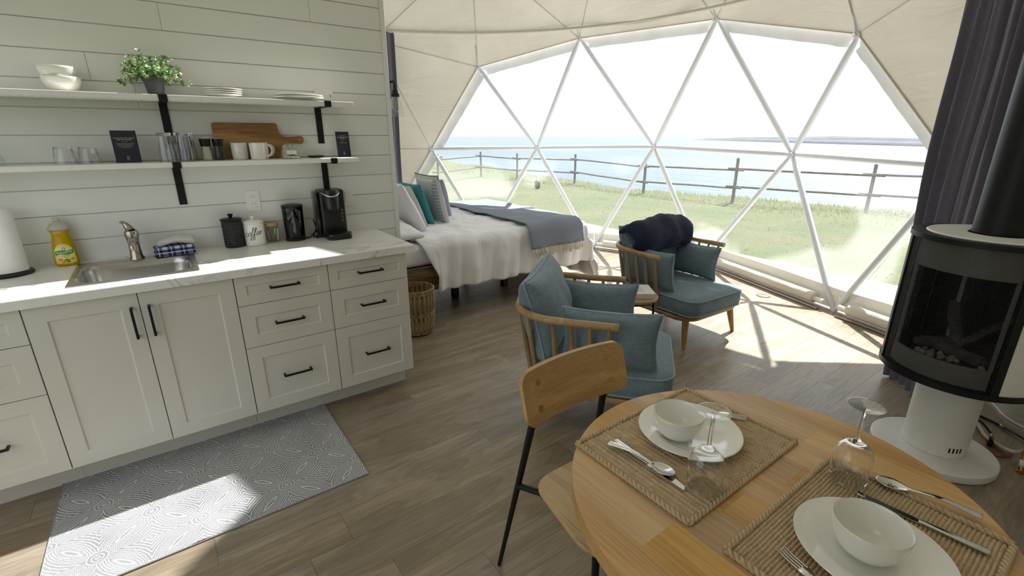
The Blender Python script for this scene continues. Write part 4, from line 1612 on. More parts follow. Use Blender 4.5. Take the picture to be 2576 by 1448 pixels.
# ------------------------------------------------------------------ shelves with black brackets
SD = .225
def shelf(label, z, x0, x1, led, xs, drop):
    t = thing('shelf', label, 'shelf', ((x0 + x1) / 2, 0, z), group='white kitchen shelves')
    cx = (x0 + x1) / 2
    bm = B(); box(bm, x0 - cx, x1 - cx, -SD, -.0095, -.0235, 0, .0015); mk('shelf_board', bm, 'white_metal', t)
    if led:
        bm = B(); box(bm, x0 - cx + .02, x1 - cx - .1, -SD + .006, -SD + .016, -.0275, -.0237); st = mk('light_strip', bm, 'white_pl', t)
        for k in range(56):
            x = x0 - cx + .05 + k * (x1 - x0 - .2) / 56
            bm = B(); box(bm, x, x + .004, -SD + .0065, -SD + .0155, -.0283, -.0276); mk('diode', bm, 'grey_ink', st)
    for x in xs:
        bm = B()
        w2 = .0175
        box(bm, x - cx - w2, x - cx + w2, -.0155, -.0095, -drop, -.024, .001)
        box(bm, x - cx - w2, x - cx + w2, -SD - .005, -.0095, -.0298, -.0240 if not led else -.0240, .001)
        box(bm, x - cx - w2, x - cx + w2, -SD - .0055, -SD - .0005, -.0298, .002, .001)
        br = mk('bracket', bm, 'black', t)
        for zz in (-.07, -drop + .03):
            bm = B(); lathe(bm, [(0, 0), (.0045, 0), (.004, .0015), (0, .002)], 10); xf(bm, TRS((x - cx, -.0156, zz), rx=pi / 2)); mk('screw', bm, 'black', br)
    return t
shelf('upper white wall shelf with light strip and black brackets', 1.683, -.55, 1.49, True, (.602, 1.346), .225)
shelf('lower white wall shelf holding glasses, mugs and the cutting board', 1.380, -.55, 1.49, False, (.602, 1.346), .225)
ZS1, ZS2 = 1.6835, 1.3805

def bowl_prof(r, h, t=.004, foot=.5):
    out = [(0, 0), (r * foot, 0), (r * (foot + .03), .003)]
    n = 9
    for i in range(1, n + 1):
        a = i / n
        out.append((r * (foot + .03) + (r - r * (foot + .03)) * sin(a * pi / 2) ** .85, .003 + (h - .003) * (1 - cos(a * pi / 2)) ** .80))
    inn = [(p[0] - t, p[1] + t * .7) for p in out[3:]]
    inn[-1] = (r - t * .75, h + .0003)
    out.append((r - t * .3, h + .0012))
    return out + inn[::-1] + [(r * .3, t + .002), (0, t + .001)]
def plate_prof(r, h=.018, t=.004):
    return [(0, 0), (r * .55, 0), (r * .60, .002), (r * .66, h * .45), (r * .8, h * .75), (r * .985, h), (r, h + .0015), (r * .99, h + .0035), (r * .8, h * .75 + t), (r * .665, h * .5 + t * .9), (r * .58, t), (0, t)]
def lath_thing(name, label, cat, prof, mat, loc, n=48, group=None, ang=50, **kw):
    bm = B(); lathe(bm, prof, n, **kw)
    o = mk(name, bm, mat, None, True, loc=loc, angle=ang)
    return tag(o, label, cat, group)
lath_thing('bowl', 'lower white bowl of the nested pair on the upper shelf', 'bowl', bowl_prof(.068, .062), 'white_cer', (.253, -.105, ZS1), group='nested bowls on the upper shelf')
lath_thing('bowl', 'upper white bowl nested inside the other on the upper shelf', 'bowl', bowl_prof(.066, .066), 'white_cer', (.247, -.105, ZS1 + .037), group='nested bowls on the upper shelf')
for k, wd_ in enumerate(('bottom', 'second from bottom', 'third from bottom', 'topmost')):
    lath_thing('small_plate', '%s small white plate in the stack right of the plant' % wd_, 'plate', plate_prof(.089, .014), 'white_cer', (.862 + .001 * k, -.113, ZS1 + .0092 * k), group='stack of small plates on the upper shelf')
for k, wd_ in enumerate(('lower', 'upper')):
    lath_thing('dinner_plate', '%s of two large white plates on the upper shelf' % wd_, 'plate', plate_prof(.135 if k == 0 else .130, .016), 'white_cer', (1.222 + .003 * k, -.118, ZS1 + .0105 * k), group='large plates on the upper shelf')

pp = thing('potted_plant', 'leafy green plant in a dark grey pot on the upper shelf', 'potted plant', (.583, -.118, ZS1))
bm = B(); lathe(bm, [(0, 0), (.031, 0), (.0325, .002), (.041, .062), (.0445, .063), (.046, .083), (.0435, .083), (.041, .066), (0, .066)], 32); mk('pot', bm, 'grey_pot', pp, True, angle=40)
bm = B(); lathe(bm, [(0, .0672), (.039, .0672), (.039, .072), (0, .074)], 20); mk('soil', bm, 'jutedark', pp)
def leaf_mesh():
    bm = B()
    L, Wd = .017, .0125
    rows = [(0, 0), (.25, .8), (.5, 1), (.75, .75), (1, 0)]
    g = []
    for a, ww in rows:
        y = a * L
        z = .003 * sin(a * pi)
        if ww == 0:
            g.append([bm.verts.new((0, y, z))])
        else:
            g.append([bm.verts.new((-Wd / 2 * ww, y, z + .002)), bm.verts.new((0, y, z)), bm.verts.new((Wd / 2 * ww, y, z + .002))])
    for a, b in zip(g, g[1:]):
        if len(a) == 1:
            bm.faces.new((a[0], b[1], b[0])); bm.faces.new((a[0], b[2], b[1]))
        elif len(b) == 1:
            bm.faces.new((a[0], a[1], b[0])); bm.faces.new((a[1], a[2], b[0]))
        else:
            bm.faces.new((a[0], a[1], b[1], b[0])); bm.faces.new((a[1], a[2], b[2], b[1]))
    me = bpy.data.meshes.new('leaf')
    bm.to_mesh(me); bm.free()
    me.materials.append(M['leaf'])
    me.polygons.foreach_set('use_smooth', [True] * len(me.polygons))
    return me
LM = leaf_mesh()
rp = random.Random(21)
spots = []
for k in range(46):
    a = 2 * pi * ((k * .618) % 1)
    spread = sqrt((k + .5) / 46) * .95
    ln_ = rp.uniform(.085, .115) * (1.08 if k < 12 else .92)
    droop = .045 if k > 34 else .022
    dirv = Vector((cos(a) * spread, sin(a) * spread * .62, 1.08 - .72 * spread))
    p0 = Vector((cos(a) * .022, sin(a) * .022, .068))
    pts = []
    for i in range(8):
        s_ = i / 7
        pts.append(p0 + dirv.normalized() * ln_ * s_ + Vector((cos(a) * .4, sin(a) * .3, -1.0)) * (droop * s_ * s_ * spread * 1.3))
    bm = B(); tube(bm, pts, [.0013 - .0007 * i / 7 for i in range(8)], 4); mk('stem', bm, 'leaf', pp, True)
    for i in range(2, 8):
        for s_ in ((-1, 1) if i < 7 else (-1, 1, 0)):
            q = pts[i]
            d = (pts[i] - pts[i - 1]).normalized()
            sidev = d.cross(Vector((0, 0, 1)))
            sidev = sidev.normalized() if sidev.length > .1 else Vector((1, 0, 0))
            if i % 2:
                sidev = sidev.cross(d).normalized()
            yv = (sidev * s_ * .9 + d * .55 + Vector((0, 0, rp.uniform(-.1, .25)))).normalized() if s_ else d
            zv = Vector((rp.uniform(-.5, .5), -.5 + rp.uniform(-.4, .4), .8))
            xv = yv.cross(zv).normalized(); zv = xv.cross(yv)
            m = Matrix.Translation(q) @ Matrix((xv, yv, zv)).transposed().to_4x4() @ Matrix.Scale(rp.uniform(.85, 1.25), 4)
            spots.append((q.y - .3 * q.z, m))
spots.sort(key=lambda e: e[0])                            # nearest the room first: these are single leaves
for _, m in spots[:296]:
    o = bpy.data.objects.new('leaf', LM)
    COL.objects.link(o)
    o.parent = pp
    o.matrix_local = m
bm = B()
for _, m in spots[296:]:
    b2 = B(); b2.from_mesh(LM); xf(b2, m)
    me = bpy.data.meshes.new('tmp'); b2.to_mesh(me); b2.free(); bm.from_mesh(me); bpy.data.meshes.remove(me)
o = mk('rear_leaves', bm, 'leaf', pp, True)
o['kind'] = 'stuff'

# lower shelf
def tumbler(label, x, y, r, h, facets, group):
    t = thing('tumbler', label, 'glass', (x, y, ZS2), group=group)
    bm = B()
    def loop(rr, z, fl):
        n = 36
        return [(cos(2 * pi * k / n) * rr * (1 - fl * .05 * (1 + cos(facets * 2 * pi * k / n)) / 2), sin(2 * pi * k / n) * rr * (1 - fl * .05 * (1 + cos(facets * 2 * pi * k / n)) / 2), z) for k in range(n)]
    # glasses stand upside down: wide rim below, thick faceted base above
    loft(bm, [loop(.008, h * .90, 0), loop(r * .74, h * .885, 0), loop(r * .85, h * .6, 0), loop(r * .935, h * .3, 0), loop(r * .95, .0004, 0),
              loop(r, .0004, 0), loop(r * .99, h * .3, 0), loop(r * .93, h * .5, 1), loop(r * .84, h * .96, 1), loop(r * .80, h, 1)], True, True)
    mk('wall', bm, 'cutglass', t, True, angle=40)
    return t
GT = 'upturned short tumblers on the lower shelf'
tumbler('upturned short tumbler farther left on the lower shelf', .196, -.115, .0395, .074, 9, GT)
tt = tumbler('upturned short tumbler with a sticker beside the water card', .281, -.115, .0395, .074, 9, GT)
bm = B(); grid(bm, lambda u, v: Vector((sin(.35 + u * .35) * .0372, -cos(.35 + u * .35) * .0372, .045 + .022 * v)), 4, 2); mk('sticker', bm, 'whiteprint', tt)
GH = 'upturned tall glasses on the lower shelf'
for lb, x, y in (('upturned tall glass in front at left in the lower shelf group', .575, -.165), ('upturned tall glass behind at left of the lower bracket top', .598, -.075),
                 ('upturned tall glass in front at right beside the salt mill', .652, -.165), ('upturned tall glass behind at right beside the salt mill', .668, -.08)):
    tumbler(lb, x, y, .036, .135, 10, GH)
lath_thing('glass_bowl', 'clear glass bowl cut by the left photo edge on the lower shelf', 'bowl', [(.075, 0), (.078, .002), (.074, .03), (.055, .065), (.02, .082), (0, .084)], 'glass', (-.075, -.11, ZS2))

def leaning_card(label, cx, y, wd, ht, zbase, lines):
    t = thing('card', label, 'card', (cx, y, zbase))
    m = TRS((0, 0, 0), rx=radians(-5))
    bm = B(); box(bm, -wd / 2, wd / 2, -.0015, .0015, 0, ht, .0004); xf(bm, m); cardo = mk('sheet', bm, 'card', t)
    for body, sz, z, ls in lines:
        lettering(body, sz, 'print', t, m @ TRS((0, -.002, z), rx=pi / 2), line=ls, extrude=.0002)
    return t, m
t, m = leaning_card('larger navy card asking not to drink the tap water', .421, -.125, .0965, .145, ZS2,
    [('PLEASE DO NOT DRINK\nTHE TAP WATER.', .0074, .107, 1.0), ('Use the water cooler provided for\ncooking and brushing your teeth.\nWater is safe for showering\nand washing dishes.', .0047, .078, 1.25)])
def emblem(t, m, z, s):
    bm = B()
    def ring(cx, cz, r):
        tube(bm, [(cx + r * cos(2 * pi * k / 14), -.0022, cz + r * sin(2 * pi * k / 14)) for k in range(14)], .0006, 4, closed=True)
    ring(0, z + .0085 * s, .0028 * s); ring(0, z + .0025 * s, .0036 * s)
    box(bm, -.006 * s, .006 * s, -.0024, -.002, z - .0045 * s, z - .0036 * s)
    xf(bm, m); mk('emblem', bm, 'print', t)
emblem(t, m, .017, 1.1)
bm = B(); box(bm, -.012, .012, -.0024, -.0018, .0940, .0948); xf(bm, m); mk('rule', bm, 'print', t)
t, m = leaning_card('smaller navy welcome card standing at the right end of the lower shelf', 1.452, -.088, .078, .145, ZS2,
    [('WELCOME TO', .0052, .121, 1), ('BOARD & BATTEN\nROSE BAY', .0074, .109, 1.0), ('Please enjoy your stay', .0050, .082, 1)])
bm = B(); box(bm, -.010, .010, -.0024, -.0018, .0935, .0943); xf(bm, m); mk('rule', bm, 'print', t)
emblem(t, m, .018, 1.1)

def mill(label, x, content):
    t = thing('spice_mill', label, 'spice mill', (x, -.088, ZS2), group='spice mills on the lower shelf')
    bm = B(); lathe(bm, [(0, .002), (.0225, .002), (.022, .03), (.0195, .055), (.0185, .068), (0, .068)], 24); mk('contents', bm, content, t, True, angle=50)
    bm = B(); lathe(bm, [(0, 0), (.0255, 0), (.026, .003), (.0245, .03), (.0215, .055), (.0205, .0695)], 24); mk('glass', bm, 'glass', t, True, angle=60)
    bm = B(); lathe(bm, [(0, .0698), (.0215, .0698), (.0225, .073), (.0255, .102), (.0255, .107), (0, .107)], 24); mk('grinder_cap', bm, 'blackpl', t, True, angle=40)
    bm = B(); lathe(bm, [(0, .1072), (.024, .1072), (.024, .109), (0, .1095)], 24); mk('cap_disc', bm, 'white_pl', t, True, angle=40)
mill('black-capped mill filled with white salt', .7445, plain('white_salt', '#d9d5c8', .8, var=.15, nscale=300))
mill('black-capped mill filled with dark peppercorns', .8015, plain('black_pepper', '#2c2b29', .8, var=.5, nscale=350))

cbd = thing('cutting_board', 'striped acacia cutting board with handle leaning behind the mugs', 'cutting board', (.95, -.028, ZS2))
poly = rrect(-.158, .158, 0, .188, .014, 5)
body = [(-.158 + .014, 0)]
out = []
for p in rrect(-.158, .158, 0, .188, .014, 5):
    out.append(p)
hnd = [(.158, .150), (.166, .132), (.180, .118), (.200, .111), (.262, .119), (.280, .118), (.289, .110), (.290, .090), (.283, .078), (.270, .076), (.205, .083), (.185, .080), (.170, .068), (.160, .048)]
poly = [p for p in out if not (p[0] > .15 and .012 < p[1] < .17)]
k_ = max(range(len(poly)), key=lambda i: (poly[i][0] > .157, -poly[i][1]))
# insert the handle between the lower right and upper right corners (polygon runs counter-clockwise from the upper right)
ur = [p for p in poly if p[0] > 0 and p[1] > .1]; ul = [p for p in poly if p[0] < 0 and p[1] > .1]
ll = [p for p in poly if p[0] < 0 and p[1] < .1]; lr = [p for p in poly if p[0] > 0 and p[1] < .1]
poly = ur + ul + ll + lr + hnd[::-1]
bm = B(); prism(bm, poly, 0, .016, .002)
xf(bm, TRS((0, 0, 0), rx=radians(90 - 3)))
mk('board', bm, 'acacia', cbd)
bm = B(); lathe(bm, [(.0045, 0), (.0085, 0), (.0085, .001), (.0045, .001), (.0045, 0)], 20); xf(bm, TRS((0, 0, 0), rx=radians(87)) @ TRS((.271, .097, .0165))); mk('hang_ring', bm, 'brasspin', cbd, True)

def mug(label, x, y, rz):
    t = thing('mug', label, 'mug', (x, y, ZS2), rz, 'white mugs on the lower shelf')
    bm = B(); lathe(bm, [(0, 0), (.034, 0), (.037, .003), (.0385, .02), (.0405, .083), (.0395, .0855), (.0375, .084), (.0355, .02), (.03, .008), (0, .006)], 32); mk('cup', bm, 'white_cer', t, True, angle=50)
    bm = B(); tube(bm, [(.0375, 0, .070), (.050, 0, .073), (.064, 0, .064), (.068, 0, .045), (.060, 0, .026), (.048, 0, .017), (.0365, 0, .018)], [.0055, .005, .0045, .0045, .0045, .005, .0055], 10, flat=1.3, sm=5); mk('handle', bm, 'white_cer', t, True)
mug('white mug at left of the pair before the cutting board', .898, -.072, radians(120))
mug('white mug in front with its handle turned right', .975, -.150, radians(-15))
mug('white mug behind whose handle shows at right', 1.000, -.074, radians(2))

sb = thing('sachet_box', 'small leaf-printed carton of sugar sachets right of the mugs', 'carton', (1.138, -.145, ZS2))
bm = B()
box(bm, -.039, .039, -.024, .024, 0, .052, .0006)
mk('carton', bm, 'leafprint', sb)
bm = B(); box(bm, -.026, .026, -.0252, -.0242, .024, .044); lbx = mk('label', bm, 'whiteprint', sb)
bm = B(); box(bm, -.018, .018, -.0256, -.0250, .018, .0205); mk('label_bar', bm, 'ink', lbx)
lettering('raw sugar', .0058, 'grey_ink', lbx, TRS((0, -.0254, .034), rx=pi / 2)) if False else None
for k in range(9):
    bm = B(); box(bm, -.003, .003, -.018, .018, .0525, .070 + .006 * sin(k * 2.1), .001); xf(bm, TRS((-.032 + k * .008, 0, 0), ry=0)); mk('sachet', bm, M['cream'], sb)
t = thing('serving_scoop', 'dark stone scoop with pale rim lying left of the welcome card', 'scoop', (1.288, -.075, ZS2))
bm = B(); lathe(bm, [(0, 0), (.03, .001), (.042, .007), (.040, .011), (0, .013)], 24, sx=1.15, sy=.7); mk('dish', bm, 'stone', t, True, angle=50)
bm = B(); lathe(bm, [(0, 0.0135), (.02, .0135), (.026, .018), (.02, .021), (0, .022)], 20, .042, .0, sx=1.3, sy=.8); mk('handle', bm, 'cream', t, True)

# ------------------------------------------------------------------ runner rug
rg_ = thing('rug', 'grey and white medallion rug on the floor before the sink cabinet', 'rug', (.49, -.826, 0))
X0r, X1r, Y0r, Y1r = -.078, 1.062, -1.202, -.450
bm = B()
grid(bm, lambda u, v: Vector((X0r + (X1r - X0r) * u, Y0r + (Y1r - Y0r) * v, .0065 + (.006 * max(0, 1 - abs(u - .42) / .06) * max(0, 1 - v * 9) if v < .12 else 0))), 60, 30)
me_ = mk('pile', bm, 'rug', None)
me_.parent = rg_; me_.location = (-.49, .826, 0)
bm = B()
tube(bm, [(X0r, Y0r, .0045), (X1r, Y0r, .0045), (X1r, Y1r, .0045), (X0r, Y1r, .0045)], .0042, 6, closed=True)
xf(bm, Matrix.Translation((-.49, .826, 0)))
mk('binding', bm, 'rugedge', rg_)

# ------------------------------------------------------------------ bed
BX0, BX1, BY0, BY1 = 1.83, 3.92, .37, 2.0
bed = thing('bed', 'reclaimed wood platform bed against the shiplap wall end', 'bed', (2.85, 1.18, 0))
bo = Vector((2.85, 1.18, 0))
L_ = lambda bm: (xf(bm, Matrix.Translation(-bo)), bm)[1]
bm = B(); box(bm, BX0, BX1, BY0, BY0 + .035, .265, .475, .003); mk('side_rail', L_(bm), 'reclaimed', bed)
bm = B(); box(bm, BX0, BX1, BY1 - .035, BY1, .265, .475, .003); mk('side_rail', L_(bm), 'reclaimed', bed)
bm = B(); box(bm, BX1 - .035, BX1, BY0 + .036, BY1 - .036, .265, .475, .003); mk('foot_rail', L_(bm), 'reclaimed', bed)
bm = B(); box(bm, BX0, BX0 + .03, BY0 + .036, BY1 - .036, .265, .95, .003); mk('headboard', L_(bm), 'reclaimed', bed)
bm = B(); box(bm, BX0 + .031, BX1 - .036, BY0 + .036, BY1 - .036, .30, .36); mk('slat_base', L_(bm), 'reclaimed', bed)
for x in (2.66, 3.25):
    for y in (.80, 1.6):
        bm = B(); box(bm, x - .03, x + .03, y - .03, y + .03, 0, .2995, .004); mk('leg', L_(bm), 'black', bed)  # black carries the darkness under the bed in the legs' own colour
bm = B(); box(bm, BX0 + .033, BX1 - .02, BY0 + .02, BY1 - .02, .4755, .655, .05, 4)
for v in bm.verts:
    v.co.z += .006 * nz(v.co * 3)
mt = thing('mattress', 'white fitted-sheet mattress showing at the head of the bed', 'mattress', (2.85, 1.18, .4755))
xf(bm, Matrix.Translation(-Vector((2.85, 1.18, .4755))))
mk('fitted_sheet', bm, 'sheet', mt, True)

dv = thing('duvet', 'rumpled white duvet hanging over the sides of the bed', 'duvet', (3.0, 1.18, .66))
do = Vector((3.0, 1.18, .66))
def drape(x0, Lx, y0, W, zt, hang_near, hang_far, hang_foot, rad=.07):
    """cloth laid on a box: returns f(u,v)"""
    tot = hang_near + W + hang_far
    def f(u, v):
        px = u * (Lx + hang_foot)
        py = v * tot - hang_near
        dx = max(0, px - Lx); x = x0 + min(px, Lx)
        dyn = max(0, -py); dyf = max(0, py - W)
        y = y0 + min(max(py, 0), W)
        def rnd_(d):                                       # rounded shoulder: (out, down)
            if d < rad * pi / 2:
                a = d / rad
                return rad * sin(a), rad * (1 - cos(a))
            return rad, rad + d - rad * pi / 2
        ox, zx = rnd_(dx); oyn, zn = rnd_(dyn); oyf, zf = rnd_(dyf)
        z = zt - max(zx, zn, zf)
        return Vector((x + ox, y - oyn + oyf, z)), max(dx, dyn, dyf), dyn, dx, px, py
    return f
fd = drape(2.13, 1.74, BY0 + .035, BY1 - BY0 - .07, .685, .455, .44, .66)
def duv(u, v):
    p, d, dn, dx, px, py = fd(u, v)
    if dn > .05:                                           # vertical folds on the near side
        k = min(1, (dn - .05) / .25)
        p.y -= k * (.022 + .022 * sin(px * 17 + 2 * nz((px * 4, 1, 0))) + .012 * sin(px * 41 + 1 + 4 * dn))
        p.z += .012 * k * nz((px * 6, 3, 1)) + .035 * k * max(0, (px - .2) / 1.6) * min(1, dn / .3) * 0
        p.x += .03 * k * nz((px * 3, dn * 3, 5))
    if dx > .05:
        k = min(1, (dx - .05) / .3)
        p.x += k * (.03 + .022 * sin(py * 15 + 3 * nz((py * 4, 1, 7))) + .13 * (dx / .66) ** 1.6)
        p.y += .02 * k * nz((py * 5, dx * 3, 2))
    if d < .12:
        q = max(0, 1 - d / .12)
        h = .020 * nz((px * 3.2, py * 2.6, 0), 1, 2) + .013 * nz((px * 9, py * 6, 0), 1, 3)
        rid = 1 - abs(nz((px * 3.0 + py * 2.2, py * 5.2 - px * 1.0, 0), 1.0, 8)) * 2.6
        h += .016 * max(0, rid) ** 3
        p.z += q * h
    ridge = max(0, 1 - abs(nz((px * 5.5, py * 2.5, d * 3), 1, 12)) * 4) ** 2
    p.y -= .008 * ridge * (1 if dn > 0 else 0)
    if px < .12:
        p.z -= .03 * (1 - px / .12) ** 2
        if dn > .0:
            p.x += .05 * nz((dn * 5, 1, 2)) + .10 * min(1, dn / .3) * (1 - px / .12)
    return p - do
bm = B()
grid(bm, duv, 110, 130)
dm = mk('cover', bm, 'white_lin', dv, True)
so_ = dm.modifiers.new('thickness', 'SOLIDIFY'); so_.thickness = .016; so_.offset = 1
bm = B()
tube(bm, [duv(i / 60, .012) + Vector((0, -.004, .045)) for i in range(61)], .004, 5)
mk('hem', bm, 'white_lin', dv, True)

th_ = thing('throw_blanket', 'blue-grey herringbone throw with cream fringe across the foot of the bed', 'throw', (3.5, 1.18, .7))
to = Vector((3.5, 1.18, .7))
ft = drape(3.19, .655, BY0 + .020, BY1 - BY0 - .04, .730, .275, .26, .0, .085)
def thr(u, v):
    p, d, dn, dx, px, py = ft(u, v)
    # follow the duvet surface below
    q = .010 * nz(((p.x - 2.13) * 3.2, py * 2.6, 0), 1, 2) + .008 * nz((px * 6, py * 5, 2), 1, 4)
    if dn > .04:
        k = min(1, (dn - .04) / .2)
        p.y -= k * (.046 + .012 * sin(px * 15 + 1))
    if py > BY1 - BY0 - .04:
        p.y += .05
    p.z += q * (1 if d < .1 else .2)
    p.x += .012 * nz((py * 3, u * 2, 1), 1, 5) + (.03 * (u - .5) * min(1, dn / .2))
    return p - to
bm = B(); grid(bm, thr, 40, 90)
tm = mk('blanket', bm, 'throw', th_, True)
so_ = tm.modifiers.new('thickness', 'SOLIDIFY'); so_.thickness = .007; so_.offset = 1
tass = None
rt = random.Random(2)
for k in range(38):
    p = thr((k + .5) / 38, 0)
    if tass is None:
        bm = B()
        for s in range(4):
            a = s * pi / 2 + .4
            tube(bm, [(0, 0, .006), (.002 * cos(a), .002 * sin(a), -.012), (.004 * cos(a), .003 * sin(a), -.03), (.008 * cos(a), .004 * sin(a), -.072)], [.0028, .003, .0032, .002], 5)
        tass = mk('tassel', bm, 'fringe', th_, True)
        tass.location = p + Vector((0, -.004, 0))
    else:
        inst(tass, parent=th_, loc=p + Vector((0, -.004, 0)), rot=(rt.uniform(-.12, .05), rt.uniform(-.25, .25), rt.uniform(0, 3)), scale=(1, 1, rt.uniform(.85, 1.25)))

def cushion(name, label, cat, mat, wd, ht, th, mtx, group=None, seed=1.0, pipe=None, pinch=.05, wr=.008, pw=.42):
    loc = mtx.translation.copy()
    t = thing(name, label, cat, loc, 0, group)
    rot = mtx.copy(); rot.translation = (0, 0, 0)
    bm = B(); pillow(bm, wd, ht, th, 20, None, pinch=pinch, seed=seed, wr=wr, pw=pw)
    o = mk('cover', bm, mat, t, True)
    o.matrix_local = rot
    if pipe:
        bm = B(); tube(bm, pillow_edge(wd, ht, th, Matrix.Identity(4), pinch=pinch, seed=seed, wr=wr, pw=pw), .0055, 6, closed=True)
        q = mk('piping', bm, pipe, t, True); q.matrix_local = rot
    return t
def stand(x, y, z, az, lean, ht, roll=0):
    """pillow whose face normal points along az (degrees) and leans back; x,y,z is the middle of its lower edge"""
    R = Matrix.Rotation(radians(az), 4, 'Z') @ Matrix.Rotation(radians(90), 4, 'Z') @ Matrix.Rotation(radians(90 - lean), 4, 'X')
    # local X -> sideways, local Y -> up, local Z -> out
    R = R @ Matrix.Rotation(roll, 4, 'Z')
    up = R.to_3x3() @ Vector((0, 1, 0))
    return Matrix.Translation(Vector((x, y, z)) + up * ht / 2) @ R
ZM = .675
cushion('bed_pillow', 'large white pillow leaning nearest the kitchen on the bed', 'pillow', 'white_lin', .66, .50, .15, stand(2.335, 1.0, ZM + .01, 3, 28, .5), 'white bed pillows', 1, wr=.012)
cushion('bed_pillow', 'white pillow lying flat under the leaning one at the near bed corner', 'pillow', 'white_lin', .60, .34, .12, TRS((2.04, .74, ZM + .075), ry=radians(-6), rz=radians(90)), 'white bed pillows', 2, wr=.012)
cushion('bed_pillow', 'white pillow behind the coloured cushions at the far side of the bed', 'pillow', 'white_lin', .66, .5, .18, stand(2.2, 1.68, ZM + .0, 0, 26, .5), 'white bed pillows', 3)
cushion('scatter_cushion', 'pale patterned cushion at the headboard, mostly hidden behind the white pillow', 'cushion', 'printcloth', .50, .46, .08, stand(2.235, 1.18, ZM + .02, 0, 15, .50), None, 5)
cushion('scatter_cushion', 'pale grey cushion between the white pillow and the teal one', 'cushion', 'greylin', .48, .44, .09, stand(2.44, 1.09, ZM, 2, 22, .44), None, 6)
cushion('scatter_cushion', 'plain teal cushion in the middle of the bed', 'cushion', 'teal', .44, .44, .11, stand(2.535, 1.13, ZM - .005, 2, 19, .44), None, 7)
cushion('scatter_cushion', 'plain pale grey cushion with dark edging behind the embroidered one', 'cushion', 'greylin', .50, .48, .09, stand(2.80, 1.37, ZM, 0, 13, .46), None, 8, pipe='curtain')
cushion('scatter_cushion', 'pale grey cushion with an embroidered band down its edge, in front on the bed', 'cushion', 'emb', .48, .46, .12, stand(2.685, 1.13, ZM, 0, 13, .45), None, 9)
cushion('scatter_cushion', 'blue and white block-printed cushion at the far bed side', 'cushion', 'printcloth', .44, .42, .13, stand(2.90, 1.46, ZM, 0, 12, .42), None, 10)

# wall lamp by the bed
wl = thing('wall_lamp', 'dark bracket wall lamp with clear glass cone shade beside the bed', 'wall lamp', (1.797, .27, 1.82))
bm = B(); lathe(bm, [(0, 0), (.05, 0), (.05, .012), (0, .016)], 20); xf(bm, TRS((0, 0, 0), ry=pi / 2)); mk('wall_plate', bm, 'lamp_black', wl, True, angle=40)
bm = B(); tube(bm, [(.012, 0, 0), (.07, 0, .02), (.147, 0, .04), (.160, 0, .025), (.160, 0, -.005)], .009, 8); mk('arm', bm, 'lamp_black', wl, True)
bm = B(); lathe(bm, [(0, 0), (.012, 0), (.012, -.012), (.020, -.016), (.020, -.034), (.027, -.038), (.029, -.06), (0, -.06)][::-1], 20, .160, 0); mk('socket', bm, 'lamp_black', wl, True, angle=40)
bm = B(); lathe(bm, [(.026, -.06), (.03, -.07), (.055, -.185), (.0565, -.188), (.053, -.185), (.028, -.07)], 28, .160, 0); mk('shade', bm, 'glass', wl, True)
bm = B(); lathe(bm, [(.011, -.06), (.013, -.075), (.027, -.115), (.026, -.135), (.012, -.157), (0, -.16)], 20, .160, 0); bu = mk('bulb', bm, 'glass', wl, True)
bm = B(); tube(bm, [(.156, 0, -.08), (.154, 0, -.14)], .0035, 6); tube(bm, [(.164, .004, -.08), (.166, 0, -.14)], .0035, 6); mk('filament', bm, 'bulb', bu, True)

# wicker basket
bk = thing('wicker_basket', 'open woven wicker basket on the floor between cabinets and bed', 'basket', (1.985, .225, 0))
def bkr(z):
    return .125 + .022 * sin(min(1, z / .36) * pi * .62) + .0
HB = .375
bm = B(); lathe(bm, [(0, .006), (.118, .006), (.122, .012), (.118, .016), (0, .016)], 28); mk('bottom', bm, 'wicker', bk, True)
rb = random.Random(4)
src = []
for tier, (za, zb_) in enumerate(((.02, .17), (.18, .335))):
    bm = B()
    for k in range(5):
        off = (k - 2) * .0062
        zm = (za + zb_) / 2
        pts = []
        for i in range(7):
            z = za + (zb_ - za) * i / 6
            spread_ = .35 + .75 * sin(pi * i / 6)
            pts.append((bkr(z) + .004 * sin(pi * i / 6) + .0015 * sin(k * 7), off * spread_, z))
        tube(bm, pts, [.0022, .003, .0034, .0036, .0034, .003, .0022], 5)
    o = mk('strand', bm, 'wicker', bk, True)
    n = 25
    for k in range(1, n):
        inst(o, parent=bk, rot=(0, 0, 2 * pi * k / n + rb.uniform(-.03, .03)))
def wavy(z, amp, n, r, ph, extra=0.0):
    return [((bkr(z) + extra + amp * sin(n * a + ph)) * cos(a), (bkr(z) + extra + amp * sin(n * a + ph)) * sin(a), z + .003 * sin(n * a * .5 + ph)) for a in [2 * pi * i / 120 for i in range(120)]]
for nm, zs in (('base_band', (.018, .026)), ('middle_band', (.166, .175, .184)), ('rim_band', (.338, .347, .357, .367))):
    bm = B()
    for i, z in enumerate(zs):
        tube(bm, wavy(z, .006, 25, 0, i * pi), .0042, 5, closed=True)
        tube(bm, wavy(z + .003, .006, 25, 0, i * pi + pi), .0036, 5, closed=True)
    mk(nm, bm, 'wicker', bk, True)

